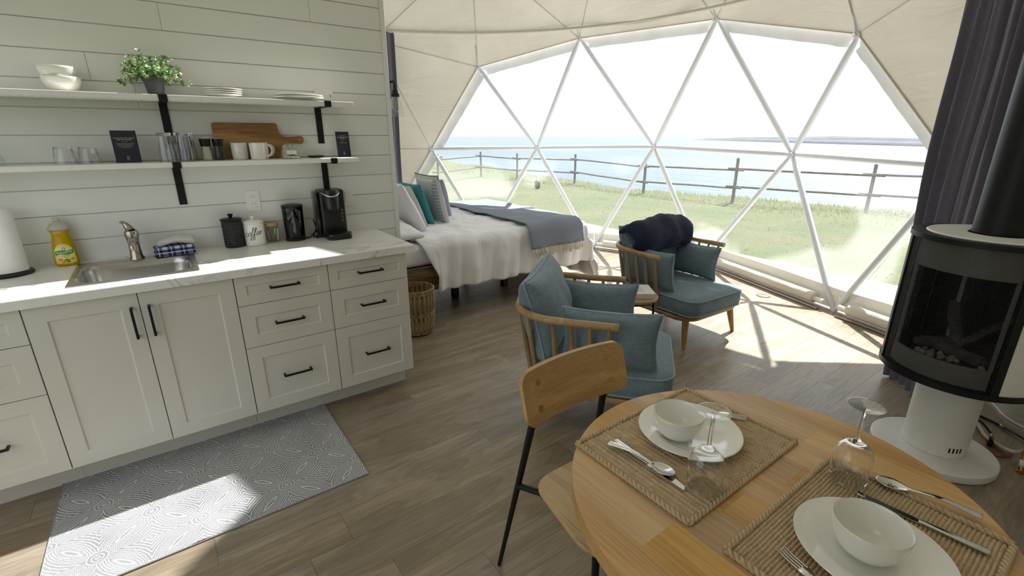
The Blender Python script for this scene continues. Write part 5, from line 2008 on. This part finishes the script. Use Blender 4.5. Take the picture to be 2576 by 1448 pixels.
# ------------------------------------------------------------------ armchairs
def armchair(label, loc, rz, pl=-.085, pr=.03, sw=.48, hl=.31, hr=.275):
    t = thing('armchair', label, 'armchair', loc, rz, 'spindle-back armchairs')
    # base frame: rounded hoop under the seat
    bm = B()
    o = rrect(-.335, .335, -.385, .335, .13, 8); i2 = rrect(-.275, .275, -.325, .275, .09, 8)
    loops = [[(p[0] * .985, p[1] * .985, .212) for p in o], [(p[0], p[1], .220) for p in o], [(p[0], p[1], .238) for p in o], [(p[0] * .99, p[1] * .99, .244) for p in o],
             [(p[0], p[1], .244) for p in i2], [(p[0], p[1], .212) for p in i2], [(p[0] * .985, p[1] * .985, .212) for p in o]]
    loft(bm, loops, False, False)
    mk('seat_frame', bm, 'oak', t, True, angle=40)
    for sx, sy in ((-1, -1), (1, -1), (-1, 1), (1, 1)):
        a = Vector((sx * .275, -.32 if sy < 0 else .27, .215))
        b_ = a + Vector((sx * (.035 if sy < 0 else .012), sy * (.035 if sy < 0 else .002), -.2145))
        bm = B(); tube(bm, [a, a.lerp(b_, .3), b_], [.026, .024, .013], 14); mk('leg', bm, 'oakz', t, True, angle=40)
    # top rail
    RZ = .655
    path = []
    W, YB, YE = .395, .395, -.13
    r_ = .20
    path += [(-W - .005, YE), (-W - .002, -.02), (-W, .10), (-W, YB - r_)]
    for k in range(1, 7):
        a = pi - pi / 2 * k / 6
        path.append((-W + r_ + r_ * cos(a), YB - r_ + r_ * sin(a)))
    path += [(-.1, YB + .012), (0, YB + .016), (.1, YB + .012)]
    for k in range(0, 6):
        a = pi / 2 - pi / 2 * k / 6
        path.append((W - r_ + r_ * cos(a), YB - r_ + r_ * sin(a)))
    path += [(W, YB - r_), (W, .10), (W + .002, -.02), (W + .005, YE)]
    bm = B(); tube(bm, [(p[0], p[1], RZ + .012 * min(1, max(0, (p[1] - .1) / .3))) for p in path], .0195, 12); mk('top_rail', bm, 'oak', t, True, angle=50)
    sp_ = [(-W, y) for y in (-.085, .005, .095, .185)] + [(-.335, .325), (-.235, .385)] + [(-.09, .407), (.09, .407)] + [(.235, .385), (.335, .325)] + [(W, y) for y in (.185, .095, .005, -.085)]
    for x, y in sp_:
        bx_ = x * .80; by_ = (y * .84 if y > .2 else y * .9 - .01)
        top = Vector((x, y, RZ - .004 + .012 * min(1, max(0, (y - .1) / .3)))); bot = Vector((bx_, by_, .235))
        bm = B(); tube(bm, [bot, bot.lerp(top, .35), bot.lerp(top, .7), top], [.0125, .0145, .0125, .0095], 10); mk('spindle', bm, 'oakz', t, True, angle=50)
    # seat cushion: boxed with two rows of piping
    bm = B()
    o2 = lambda e, z: [(p[0] * e, p[1] * e - .025 * (1 if True else 0), z) for p in rrect(-.325, .325, -.385, .325, .10, 8)]
    loops = [o2(.97, .2465), o2(1.0, .256), o2(1.008, .31), o2(1.0, .364), o2(.985, .374), o2(.8, .384), o2(.4, .391), o2(.08, .393)]
    loft(bm, loops)
    for v in bm.verts:
        v.co += Vector((nz(v.co * 5), nz(v.co * 5 + Vector((3, 0, 0))), .6 * nz(v.co * 6 + Vector((0, 4, 0))))) * .006
    sc_ = mk('seat_cushion', bm, 'blue', t, True, angle=60)
    for z in (.258, .369):
        bm = B(); tube(bm, [(p[0], p[1], z) for p in [Vector(q) + Vector((nz(Vector(q) * 5), nz(Vector(q) * 5 + Vector((3, 0, 0))), 0)) * .006 for q in o2(1.002, z)]], .006, 6, closed=True); mk('piping', bm, 'piping', sc_, True)
    def pil(nm, wd, ht, th, m, seed, pinch=.095):
        bm = B(); pillow(bm, wd, ht, th, 24, None, pinch=pinch, seed=seed, wr=.012, pw=.36)
        p = mk(nm, bm, 'blue', t, True); p.matrix_local = m
        bm = B(); tube(bm, pillow_edge(wd, ht, th, Matrix.Identity(4), pinch=pinch, seed=seed, wr=.012, pw=.36), .0066, 6, closed=True)
        q = mk('piping', bm, 'piping', p, True)
        return p
    pil('back_pillow', .66, .44, .245, stand(0, .225, .388, -90, 16, .44), 3.0 + rz)
    pil('side_pillow', sw, hl, .15, stand(-.252, pl, .388, 0, 7, hl), 4.0 + rz)
    pil('side_pillow', sw, hr, .15, stand(.252, pr, .388, 180, 7, hr), 5.0 + rz)
    return t
armchair('blue spindle-back armchair in front, beside the dining chair', (2.345, -1.382, 0), radians(39))
armchair('blue spindle-back armchair by the bay window with a navy blanket over its back', (3.745, -.905, 0), radians(-2), .05, .045, .45, .29, .265)

nb = thing('folded_blanket', 'dark navy plush blanket folded over the back of the window armchair', 'blanket', (3.745, -.905, .7))
def arch(s, x):
    """closed cross-section of a folded blanket bent over the pillow top: s in 0..1 round the outline"""
    a = s * 2 * pi
    # centreline arch from the front hem over the top to the back
    k = (1 - cos(a)) / 2                                   # 0 front end .. 1 back end
    ang = -.62 + k * 2.9
    R0 = .135
    cy_ = .245 + R0 * -cos(ang) * 1.05
    cz_ = .012 + R0 * sin(ang) * (1.0 if ang < pi / 2 else .8)
    th = .030 * (abs(sin(a)) ** .6) * (1 if sin(a) > 0 else -1)
    ny, nz_ = -cos(ang), sin(ang)
    return cy_ + ny * th, cz_ + nz_ * th
bm = B()
loops = []
NX = 26
for i in range(NX + 1):
    x = -.36 + .72 * i / NX
    e = min(1, (min(i, NX - i) + .35) / 3.0) ** .5
    L = []
    for k in range(36):
        y, z = arch(k / 36, x)
        cy0, cz0 = .245, .07
        y = cy0 + (y - cy0) * (.55 + .45 * e); z = cz0 + (z - cz0) * (.45 + .55 * e)
        z += .030 * cos((x + .02) * 4.5) - .012 + .02 * nz((x * 4, 1, 3)) - .05 * max(0, -x - .18)
        y += .03 * nz((x * 3, 2, 1)) - .05 * max(0, -x - .1) * 0
        q = Vector((x, y, z))
        q += Vector((.012 * nz(q * 9, 1, 2), .016 * nz(q * 11, 1, 5), .016 * nz(q * 11, 1, 8)))
        L.append(q)
    loops.append(L)
loft(bm, loops)
o = mk('blanket', bm, 'navy', nb, True)
bm = B()
tube(bm, [loops[i][2] + Vector((0, -.004, -.006)) for i in range(1, NX)], .009, 6)
mk('folded_edge', bm, 'navy', nb, True)

# side table + binder
st = thing('side_table', 'small round oak side table with black frame between the armchairs', 'side table', (3.045, -1.02, 0))
bm = B(); lathe(bm, [(0, .425), (.185, .425), (.195, .431), (.195, .444), (.188, .45), (0, .45)], 48); mk('table_top', bm, 'oak', st, True, angle=40)
bm = B(); tube(bm, [(.165 * cos(2 * pi * k / 32), .165 * sin(2 * pi * k / 32), .4165) for k in range(32)], .008, 8, closed=True); mk('ring', bm, 'black', st, True)
for k in range(4):
    a = pi / 4 + pi / 2 * k - .1
    bm = B(); tube(bm, [(.165 * cos(a), .165 * sin(a), .424), (.185 * cos(a), .185 * sin(a), 0)], .008, 8); mk('leg', bm, 'black', st, True)
bd = thing('ring_binder', 'white ring binder lying on the small round side table', 'binder', (3.055, -1.045, .4505), radians(-38))
bm = B(); box(bm, -.125, .125, -.105, .105, 0, .003, .0008); mk('back_cover', bm, 'white_pl', bd)
bm = B(); box(bm, -.125, .125, -.105, .105, 0, .003, .0008); xf(bm, TRS((0, .0, .033), rx=radians(0))); mk('front_cover', bm, 'white_pl', bd)
bm = B(); box(bm, -.125, .125, -.108, -.105, 0, .036, .0008); mk('spine', bm, 'white_pl', bd)
bm = B(); box(bm, -.115, .115, -.09, .09, .0032, .020); mk('pages', bm, 'paper', bd)
bm = B(); box(bm, -.09, .06, -.07, .05, .0362, .0366); mk('cover_sheet', bm, 'greylin', bd)

# ------------------------------------------------------------------ dining chair
dc = thing('dining_chair', 'oak and black metal dining chair tucked against the round table', 'chair', (1.487, -2.2, 0))
co = Vector((1.487, -2.2, 0))
for s in (-1, 1):
    bm = B(); tube(bm, [Vector((s * .210, .236, 0)), Vector((s * .158, .117, .65)), Vector((s * .145, .128, .80))], [.0075, .0125, .0115], 12); 
    bm2 = bm
    mk('back_leg', bm2, 'black', dc, True, angle=50)
    bm = B(); tube(bm, [Vector((s * .215, -.235, 0)), Vector((s * .180, -.195, .42))], [.0075, .0115], 12); mk('front_leg', bm, 'black', dc, True, angle=50)
    p = Vector((s * .210, .236, 0)).lerp(Vector((s * .158, .117, .65)), .385 / .65)
    bm = B(); tube(bm, [p, Vector((s * .160, .07, .412)), Vector((s * .17, -.17, .415))], .0105, 10); mk('side_bar', bm, 'black', dc, True, angle=50)
bm = B(); tube(bm, [(-.16, .05, .415), (.16, .05, .415)], .0105, 10); mk('cross_bar', bm, 'black', dc, True)
bm = B()
seat = []
for (x, y, r) in ((.185, .10, .075), (-.185, .10, .075), (-.222, -.26, .09), (.222, -.26, .09)):
    ctr = Vector((x - (r if x > 0 else -r), y - (r if y > 0 else -r), 0))
    a0 = {(1, 1): 0, (-1, 1): 90, (-1, -1): 180, (1, -1): 270}[(1 if x > 0 else -1, 1 if y > 0 else -1)]
    for k in range(7):
        a = radians(a0 + 90 * k / 6)
        seat.append((ctr.x + r * cos(a), ctr.y + r * sin(a)))
prism(bm, seat, .428, .444, .004)
for v in bm.verts:
    v.co.z -= .012 * max(0, 1 - (v.co.x / .2) ** 2) * max(0, 1 - ((v.co.y + .06) / .2) ** 2)
for k in range(1):
    pass
mk('seat', bm, 'ash', dc, True, angle=40)
# curved back panel with four brass pins
bw, bh, bt = .214, .080, .008
poly = rrect(-bw, bw, -bh, bh, .042, 7)
bm = B()
fr_, bk_ = [], []
def bend(x, z, dy):
    y = .100 - .030 * (x / bw) ** 2 + dy + .28 * z
    return Vector((x - .018, y, .765 + z))
# build as a grid-filled slab
cols = 24
for sgn in (0, 1):
    pass
def colspan(x):
    e = max(0, abs(x) - (bw - .034))
    return bh - (.034 - sqrt(max(0, .034 ** 2 - e * e)))
xs_ = [-bw + 2 * bw * (.5 - .5 * cos(pi * i / cols)) for i in range(cols + 1)]
def slab(dy):
    g = []
    for x in xs_:
        h = max(.0005, colspan(x))
        g.append([bm.verts.new(bend(x, -h + 2 * h * j / 6, dy)) for j in range(7)])
    return g
ga, gb = slab(-bt), slab(bt)
for i in range(cols):
    for j in range(6):
        bm.faces.new((ga[i][j], ga[i + 1][j], ga[i + 1][j + 1], ga[i][j + 1]))
        bm.faces.new((gb[i][j], gb[i][j + 1], gb[i + 1][j + 1], gb[i + 1][j]))
    for j in (0, 6):
        bm.faces.new((ga[i][j], gb[i][j], gb[i + 1][j], ga[i + 1][j]))
for i in (0, cols):
    for j in range(6):
        bm.faces.new((ga[i][j], ga[i][j + 1], gb[i][j + 1], gb[i][j]))
bp = mk('backrest', bm, 'oakdark', dc, True, angle=40)
for s in (-1, 1):
    for zz in (-.038, .038):
        x = s * .150 if zz < 0 else s * .145
        c = bend(x, zz, -bt - .0002)
        bm = B(); lathe(bm, [(0, 0), (.0105, 0), (.0105, .0008), (0, .001)], 20)
        nrm_an = atan2(-2 * .030 * x / bw ** 2, 1)
        xf(bm, Matrix.Translation(c) @ Matrix.Rotation(nrm_an, 4, 'Z') @ Matrix.Rotation(pi / 2 - .273, 4, 'X'))
        mk('pin', bm, 'brasspin', bp, True, angle=40)

# ------------------------------------------------------------------ round table
TX, TY, TR, TZ = 1.494, -2.711, .4315, .75
dt = thing('dining_table', 'round maple plank dining table with black hairpin legs in the right foreground', 'table', (TX, TY, 0))
circ = [(TR * cos(2 * pi * k / 128), TR * sin(2 * pi * k / 128)) for k in range(128)]
rt2 = random.Random(9)
xw = [-.45, -.352, -.248, -.150, -.055, .045, .148, .246, .350, .45]
cuts = {0: [], 1: [.06], 2: [-.19, .21], 3: [.02], 4: [.26, -.14], 5: [-.02], 6: [.16, -.25], 7: [.03], 8: []}
for i in range(9):
    ys_ = [-.5] + sorted(cuts[i]) + [.5]
    for a, b_ in zip(ys_, ys_[1:]):
        pl = circ
        for q in ((1, 0, xw[i + 1] - .00012), (-1, 0, -xw[i] - .00012), (0, 1, b_ - .00012), (0, -1, -a - .00012)):
            pl = clip_poly(pl, *q)
            if len(pl) < 3:
                break
        if len(pl) < 3:
            continue
        bm = B(); prism(bm, pl, TZ - .038, TZ)
        mk('plank', bm, 'maple', dt)
bm = B(); lathe(bm, [(0, TZ - .0385), (TR - .05, TZ - .0385), (TR - .05, TZ - .046), (0, TZ - .046)], 48); mk('underframe', bm, 'black', dt)
for k in range(4):
    a = radians(140 + 90 * k + 8)
    c, s_ = cos(a), sin(a)
    for q in (-1, 1):
        bm = B()
        tx, ty = -s_ * q * .045, c * q * .045
        tube(bm, [(.31 * c + tx, .31 * s_ + ty, TZ - .0465), (.345 * c + tx * .2, .345 * s_ + ty * .2, .02), (.347 * c, .347 * s_, .006)], .006, 8)
        mk('leg_rod', bm, 'black', dt, True)

def placemat(label, x0, x1, y0, y1, seed, ribs=True):
    t = thing('placemat', label, 'placemat', ((x0 + x1) / 2, (y0 + y1) / 2, TZ), 0, 'woven jute placemats')
    wx, wy = x1 - x0, y1 - y0
    nrow = 34
    bm = B()
    nu, nv = (272, 170) if ribs else (300, 220)
    def fn(u, v):
        x = -wx / 2 + wx * u; y = -wy / 2 + wy * v
        if not ribs:
            u, v = v, u
        r = u * (nrow if ribs else 44)
        row = int(r)
        prof = abs(sin(r * pi))
        grp = .65 + .35 * (1 if (row // 2) % 2 else 0) if ribs else .8 + .35 * nz((row * 3.1, int(v * 42) * 2.7, seed))
        st_ = abs(sin((v * 42 + .5 * (row % 2)) * pi + .5 * nz((row, v * 4, seed))))
        h = .0010 + .0066 * grp * prof ** .8 * (.45 + .55 * st_ ** .7)
        e = min(u, 1 - u, v * wy / wx, (1 - v) * wy / wx) / .02
        h *= min(1, max(.15, e))
        x += .0028 * nz((y * 28, 1, seed)) * (1 if u in (0, 1) or u < .03 or u > .97 else .3)
        y += .0035 * nz((x * 22, 2, seed)) * (1 if v < .03 or v > .97 else .3)
        return Vector((x, y, h + .0006 * nz((x * 200, y * 200, seed))))
    grid(bm, fn, nu, nv)
    mk('weave', bm, 'jute', t, True)
    for s in (-1, 1):                                      # plaited selvedge on the short ends
        bm = B()
        for ph in (0, pi):
            tube(bm, [(s * (wx / 2 + .0005) + .0040 * sin(i * .62 + ph), -wy / 2 + wy * i / 130, .0048 + .0026 * cos(i * .62 + ph)) for i in range(131)], .0042, 6)
        mk('plaited_edge', bm, 'jute', t, True)
    for s in (-1, 1):
        bm = B()
        for ph in (0, pi):
            tube(bm, [(-wx / 2 + wx * i / 180, s * (wy / 2) + .0034 * sin(i * .62 + ph), .0045 + .0024 * cos(i * .62 + ph)) for i in range(181)], .0038, 6)
        mk('plaited_edge', bm, 'jute', t, True)
    return t
placemat('woven jute placemat at the far place setting before the dining chair', 1.262, 1.722, -2.672, -2.346, 1.0)
placemat('woven jute placemat at the near place setting in the lower right corner', 1.262, 1.718, -3.072, -2.752, 4.0, False)
ZP = TZ + .0072
lath_thing('dinner_plate', 'white wide-rimmed plate at the far place setting', 'plate', plate_prof(.129, .017), 'white_cer', (1.522, -2.493, ZP), 64, 'dinner plates on the table')
lath_thing('dinner_plate', 'white wide-rimmed plate at the near place setting', 'plate', plate_prof(.127, .017), 'white_cer', (1.466, -2.917, ZP), 64, 'dinner plates on the table')
lath_thing('bowl', 'white bowl on the far plate', 'bowl', bowl_prof(.0625, .066, .0032, .5), 'white_cer', (1.489, -2.479, ZP + .0045), 64, 'bowls on the dinner plates')
lath_thing('bowl', 'white bowl on the near plate', 'bowl', bowl_prof(.062, .066, .0032, .5), 'white_cer', (1.463, -2.909, ZP + .0045), 64, 'bowls on the dinner plates')

def wineglass(label, x, y):
    t = thing('wine_glass', label, 'wine glass', (x, y, ZP), group='upturned wine glasses')
    bm = B()
    lathe(bm, [(0, .0985), (.008, .098), (.021, .093), (.0318, .081), (.0374, .064), (.0386, .045), (.0366, .022), (.0336, 0.0006), (.034, 0), (.0345, .0006),
               (.0375, .022), (.0395, .045), (.0385, .065), (.033, .083), (.022, .096), (.010, .103), (.0055, .108), (0, .1082)], 48)
    mk('bowl', bm, 'cutglass', t, True)
    bm = B(); lathe(bm, [(0, .1084), (.0055, .1084), (.0042, .12), (.0038, .15), (.0042, .178), (.007, .1858), (0, .1859)], 20); mk('stem', bm, 'cutglass', t, True, angle=60)
    bm = B(); lathe(bm, [(0, .1861), (.007, .1862), (.016, .1887), (.0340, .1915), (.0352, .1921), (.0348, .1929), (.033, .1929), (.015, .1905), (.006, .1885), (0, .188)], 48); mk('foot', bm, 'glass', t, True, angle=70)
wineglass('upturned wine glass at the far place setting', 1.3765, -2.629)
wineglass('upturned wine glass at the near placemat corner facing the stove', 1.661, -2.8095)

def spoon(label, x, y, rz, z, L=.175):
    t = thing('spoon', label, 'spoon', (x, y, z), rz, 'spoons on the placemats')
    bm = B()
    def fn(u, v):
        s = u * L
        bl = .058
        if s < bl:                                         # bowl
            k = s / bl
            wv = .0215 * sin(pi * min(1, k * .93 + .03)) ** .62 * (1.08 - .25 * k)
            wv = max(wv, .002 if k < .5 else .0040)
            z_ = .0035 - .0068 * sin(pi * min(1, k)) * (1 - (2 * v - 1) ** 2) + .004
            return Vector(((2 * v - 1) * wv, s, z_))
        k = (s - bl) / (L - bl)
        wv = .0040 + .0060 * k ** 1.2 * (1 if k < .97 else .8)
        z_ = .0075 + .006 * sin(pi * min(1, k * 1.1)) + .0008 * (1 - (2 * v - 1) ** 2)
        return Vector(((2 * v - 1) * wv, s, z_))
    grid(bm, fn, 48, 8)
    o = mk('metal', bm, 'chrome', t, True)
    so2 = o.modifiers.new('thickness', 'SOLIDIFY'); so2.thickness = .0016; so2.offset = 1
    return t
def knife(label, x, y, rz, z, L=.212):
    t = thing('knife', label, 'knife', (x, y, z), rz, 'knives on the placemats')
    bm = B()
    pl = [(-.0085, 0.004), (-.006, 0), (.004, .004), (.0075, .03), (.0065, .10), (.004, .112), (-.004, .112), (-.0085, .10)]
    prism(bm, pl, .0005, .0022, .0004, 1); mk('blade', bm, 'chrome', t)
    bm = B(); tube(bm, [(0, .108, .003), (0, .118, .004), (0, .17, .0048), (0, L - .004, .005), (0, L, .005)], [.0050, .0062, .0076, .0090, .0065], 12)
    for v in bm.verts:
        v.co.z = .0046 + (v.co.z - .0046) * .42
    mk('handle', bm, 'chrome', t, True, angle=60)
    return t
def fork(label, x, y, rz, z, L=.18):
    t = thing('fork', label, 'fork', (x, y, z), rz, 'forks on the placemats')
    bm = B()
    for k in range(4):
        xk = (k - 1.5) * .0062
        tube(bm, [(xk, 0, .006), (xk, .02, .003), (xk * 1.02, .045, .004)], [.0012, .0019, .0019], 6)
    prism(bm, [(-.0112, .044), (.0112, .044), (.0108, .055), (.006, .066), (.0035, .072), (-.0035, .072), (-.006, .066), (-.0108, .055)], .003, .0050, .0005, 1)
    def fn(u, v):
        wv = .0034 + .0058 * u ** 1.3
        return Vector(((2 * v - 1) * wv, .07 + (L - .07) * u, .004 + .007 * sin(pi * min(1, u * 1.15 + .0)) + .0008 * (1 - (2 * v - 1) ** 2)))
    g0 = grid(bm, fn, 20, 4)
    grid(bm, lambda u, v: fn(u, v) - Vector((0, 0, .0016)), 20, 4)
    mk('metal', bm, 'chrome', t, True, angle=60)
    return t
knife('knife lying beside the spoon at the far place setting', 1.338, -2.614, radians(-1), ZP)
spoon('spoon resting over the knife blade at the far place setting', 1.349, -2.574, radians(11), ZP + .0022)
fork('fork at the far place setting with tines past the wine glass foot', 1.708, -2.548, radians(30), ZP)
knife('knife beside the bowl at the near place setting', 1.628, -2.838, radians(185), ZP)
spoon('spoon at the near place setting on the mat edge by the stove', 1.711, -2.848, radians(192), ZP)
fork('fork at the near place setting cut by the bottom photo edge', 1.341, -2.814, radians(165), ZP)

# ------------------------------------------------------------------ pedestal stove
SXc, SYc = 3.397, -2.692
sv = thing('stove', 'black and white cylindrical pedestal stove with mesh front beside the curtain', 'stove', (SXc, SYc, 0))
bm = B(); lathe(bm, [(0, 0.001), (.235, .001), (.243, .006), (.245, .012), (.245, .040), (.240, .0455), (0, .0465)], 72, -.015, 0, sx=1.0, sy=1.0); mk('base_plate', bm, 'white_metal', sv, True, angle=40)
bm = B(); lathe(bm, [(.124, .047), (.124, .455)], 56, capb=False); col_ = mk('pedestal', bm, 'white_metal', sv, True)
for k in range(4):
    a = radians(196 + 7.5 * k + 22)
    bm = B(); m = TRS((.1236 * cos(a), .1236 * sin(a), .088), rz=a)
    box(bm, -.002, .0018, -.0035, .0035, -.013, .013, .0012, mat=m); mk('vent_slot', bm, 'firebox', col_)
RB, ZB0, ZB1 = .285, .445, 1.095
A0, A1 = 117, 215.5                                          # mesh front from..to (degrees)
def arcsheet(name, r, a0, a1, z0, z1, mat, parent, n=40, uv=False):
    bm = B()
    f = lambda u, v: Vector((r * cos(radians(a0 + (a1 - a0) * u)), r * sin(radians(a0 + (a1 - a0) * u)), z0 + (z1 - z0) * v))
    grid(bm, f, n, 1, (lambda u, v: (radians(a1 - a0) * r * u, (z1 - z0) * v)) if uv else None)
    return mk(name, bm, mat, parent, True)
def ringband(name, r0, r1, z0, z1, mat, parent, a0=0, a1=360):
    bm = B()
    if a1 - a0 >= 360:
        lathe(bm, [(r0, z0), (r1, z0), (r1, z1), (r0, z1), (r0, z0)], 96)
    else:
        n = 40
        loops = []
        for k in range(n + 1):
            a = radians(a0 + (a1 - a0) * k / n)
            loops.append([(r * cos(a), r * sin(a), z) for r, z in ((r0, z0), (r1, z0), (r1, z1), (r0, z1))])
        loft(bm, loops)
    return mk(name, bm, mat, parent, True, angle=40)
bm = B(); lathe(bm, [(0, ZB0 + .004), (.27, ZB0 + .004), (.27, ZB0 + .012), (0, ZB0 + .012)], 64); mk('floor_plate', bm, 'black', sv)
ringband('lower_ring', .262, RB + .008, ZB0, ZB0 + .026, 'black', sv)
ringband('upper_ring', .240, RB + .008, ZB1 - .022, ZB1, 'black', sv)
bm = B(); lathe(bm, [(.101, ZB1 - .012), (.238, ZB1 - .012), (.240, ZB1 - .008), (.240, ZB1 + .002), (.236, ZB1 + .006), (.101, ZB1 + .006), (.101, ZB1 - .012)], 72); mk('top_plate', bm, 'white_metal', sv, True, angle=40)
arcsheet('mesh_screen', RB, A0, A1, ZB0 + .026, ZB1 - .022, 'screen', sv, 60, True)
for a in (A0, A1):
    bm = B(); m = TRS((RB * cos(radians(a)), RB * sin(radians(a)), 0), rz=radians(a)); box(bm, -.014, .006, -.014, .014, ZB0 + .02, ZB1 - .02, .003, mat=m); mk('post', bm, 'black', sv)
ringband('side_shell', .268, RB + .002, ZB0 + .027, ZB1 - .023, 'black', sv, 86, A0 - 2)
ringband('side_shell', .268, RB + .002, ZB0 + .027, ZB1 - .023, 'white_metal', sv, A1 + 3, 356)
ringband('side_shell', .268, RB + .002, ZB0 + .027, ZB1 - .023, 'white_metal', sv, 0, 84)
ringband('inner_band', .252, .262, ZB1 - .145, ZB1 - .024, 'bandgrey', sv, A0 + 4, A1 - 4)
ringband('inner_band', .252, .262, ZB0 + .03, ZB0 + .120, 'bandgrey', sv, A0 + 4, A1 - 4)
for a, wd_ in ((A0 + 8, 5), (A1 - 5, 3.0)):
    ringband('inner_strip', .254, .262, ZB0 + .121, ZB1 - .146, 'bandgrey', sv, a - wd_ / 2, a + wd_ / 2)
bm = B(); box(bm, -.06, .18, -.2, .2, ZB0 + .03, ZB1 - .03)
for f in [f for f in bm.faces if f.normal.x < -.5 or True and f.calc_center_median().x < -.05]:
    bm.faces.remove(f)
fb = mk('firebox', bm, 'firebox', sv)
bm = B(); lathe(bm, [(0, ZB0 + .095), (.248, ZB0 + .095), (.248, ZB0 + .112), (0, ZB0 + .112)], 48); mk('hearth', bm, 'firebox', sv)
bm = B(); box(bm, -.075, -.065, .045, .060, ZB0 + .13, ZB1 - .17); mk('glass_strip', bm, 'bandgrey', sv)
rl_ = random.Random(6)
for (p, q, r) in (((-.19, -.13, .575), (-.12, .12, .60), .028), ((-.16, .15, .59), (-.08, -.02, .62), .024), ((-.17, .02, .60), (-.06, -.17, .80), .016), ((-.13, .0, .61), (-.06, .07, .79), .026)):
    p, q = Vector(p), Vector(q)
    bm = B(); tube(bm, [p.lerp(q, k / 6) + Vector((nz((k, r * 90, 1)), nz((k, 2, r * 70)), nz((1, k, r * 50)))) * .012 for k in range(7)], [r * (1 + .2 * nz((k, 9, r * 99))) * (1 if k not in (0, 6) else .6) for k in range(7)], 9)
    mk('log', bm, 'log', sv, True)
for k in range(22):
    bm = B(); bmesh.ops.create_icosphere(bm, subdivisions=1, radius=rl_.uniform(.010, .02))
    xf(bm, Matrix.Translation((rl_.uniform(-.22, -.14), rl_.uniform(-.16, .13), ZB0 + .120)))
    mk('ember', bm, 'ash_coal', sv, True)
fp = thing('flue_pipe', 'wide matt black flue pipe rising from the stove top', 'flue pipe', (SXc + .03, SYc - .002, ZB1 + .007))
bm = B(); lathe(bm, [(.098, -.06), (.098, 2.015)], 56); mk('pipe', bm, 'black', fp, True)
bm = B(); lathe(bm, [(.099, .0), (.101, .0), (.101, .003), (.099, .003), (.099, 0)], 56); mk('collar', bm, 'blackpl', fp, True)

# floor boxes, cables, gas line
def floor_disc(label, x, y, r=.058, group=None):
    t = thing('floor_outlet', label, 'floor outlet', (x, y, .0), group=group)
    bm = B(); lathe(bm, [(0, .0004), (r, .0004), (r + .002, .003), (r, .006), (r * .93, .0075), (0, .0078)], 40); p = mk('plate', bm, 'copper', t, True, angle=40)
    for s in (-1, 1):
        bm = B(); lathe(bm, [(r * .28, .0078), (r * .33, .0082), (r * .33, .0086), (r * .27, .0084), (r * .28, .0078)], 20, s * r * .48, 0); mk('socket_cover', bm, 'copper', p, True)
GF = 'round brown floor outlets'
floor_disc('round brown floor outlet in the sunlight right of the window armchair', 5.13, -.965, .06, GF)
floor_disc('round brown floor outlet half hidden behind the left arm of the window armchair', 5.66, 1.40, .06, GF)
floor_disc('round brown floor outlet with a plug behind the stove base', 3.672, -2.868, .075, GF)
t = thing('power_plug', 'grey and black plug in the floor outlet behind the stove', 'plug', (3.676, -2.858, .0088))
bm = B(); box(bm, -.014, .014, -.011, .011, 0, .028, .004); mk('plug_body', bm, 'rubber', t)
bm = B(); tube(bm, [(0, 0, .027), (-.005, .004, .05), (-.012, .01, .075)], .009, 8); mk('strain_relief', bm, 'nickel', t, True)
bm = B(); tube(bm, [(-.012, .01, .072), (-.01, .05, .11), (.0, .10, .12), (.02, .15, .10)], .0055, 8, sm=4); mk('cord', bm, 'rubber', t, True)
t = thing('gas_hose', 'cream gas hose with brass valve on the floor behind the stove', 'hose', (3.50, -2.98, 0))
ho = Vector((3.50, -2.98, 0))
bm = B(); tube(bm, [Vector(p) - ho for p in ((3.95, -2.72, .012), (3.86, -2.78, .012), (3.75, -2.83, .014), (3.66, -2.905, .03), (3.60, -2.955, .06), (3.555, -2.985, .115))], .0095, 8, sm=4); mk('hose', bm, 'hose', t, True)
bm = B(); lathe(bm, [(0, .001), (.014, .001), (.014, .012), (.010, .014), (.0, .014)], 12, .03, -.01); tube(bm, [(.03, -.01, .012), (.038, -.008, .04), (.048, -.006, .075), (.055, -.005, .112)], [.010, .0095, .012, .013], 10); mk('valve', bm, 'brass', t, True, angle=50)
bm = B(); tube(bm, [(.034, -.009, .03), (.044, -.007, .062)], .0115, 10); mk('taped_joint', bm, 'white_pl', t, True)
bm = B(); box(bm, .045, .085, -.010, .002, .082, .094, .003); mk('valve_lever', bm, 'brass', t)
t = thing('black_cable', 'black cable trailing across the floor behind the stove to the right', 'cable', (3.95, -2.8, 0))
ho = Vector((3.95, -2.8, 0))
bm = B(); tube(bm, [Vector(p) - ho for p in ((4.02, -2.66, .008), (4.0, -2.76, .008), (3.95, -2.86, .012), (3.84, -2.97, .03), (3.72, -3.04, .08), (3.60, -3.03, .11), (3.53, -3.00, .09), (3.50, -3.06, .03), (3.52, -3.15, .008))], .0065, 8, sm=5); mk('cord', bm, 'rubber', t, True)
bm = B(); tube(bm, [Vector(p) - ho for p in ((3.93, -2.865, .016), (3.87, -2.95, .02), (3.80, -3.02, .05))], .0045, 8); mk('second_cord', bm, 'rubber', t, True)
bm = B(); tube(bm, [Vector(p) - ho for p in ((3.955, -2.85, .016), (3.93, -2.865, .016))], .007, 8); mk('connector', bm, 'nickel', t, True)
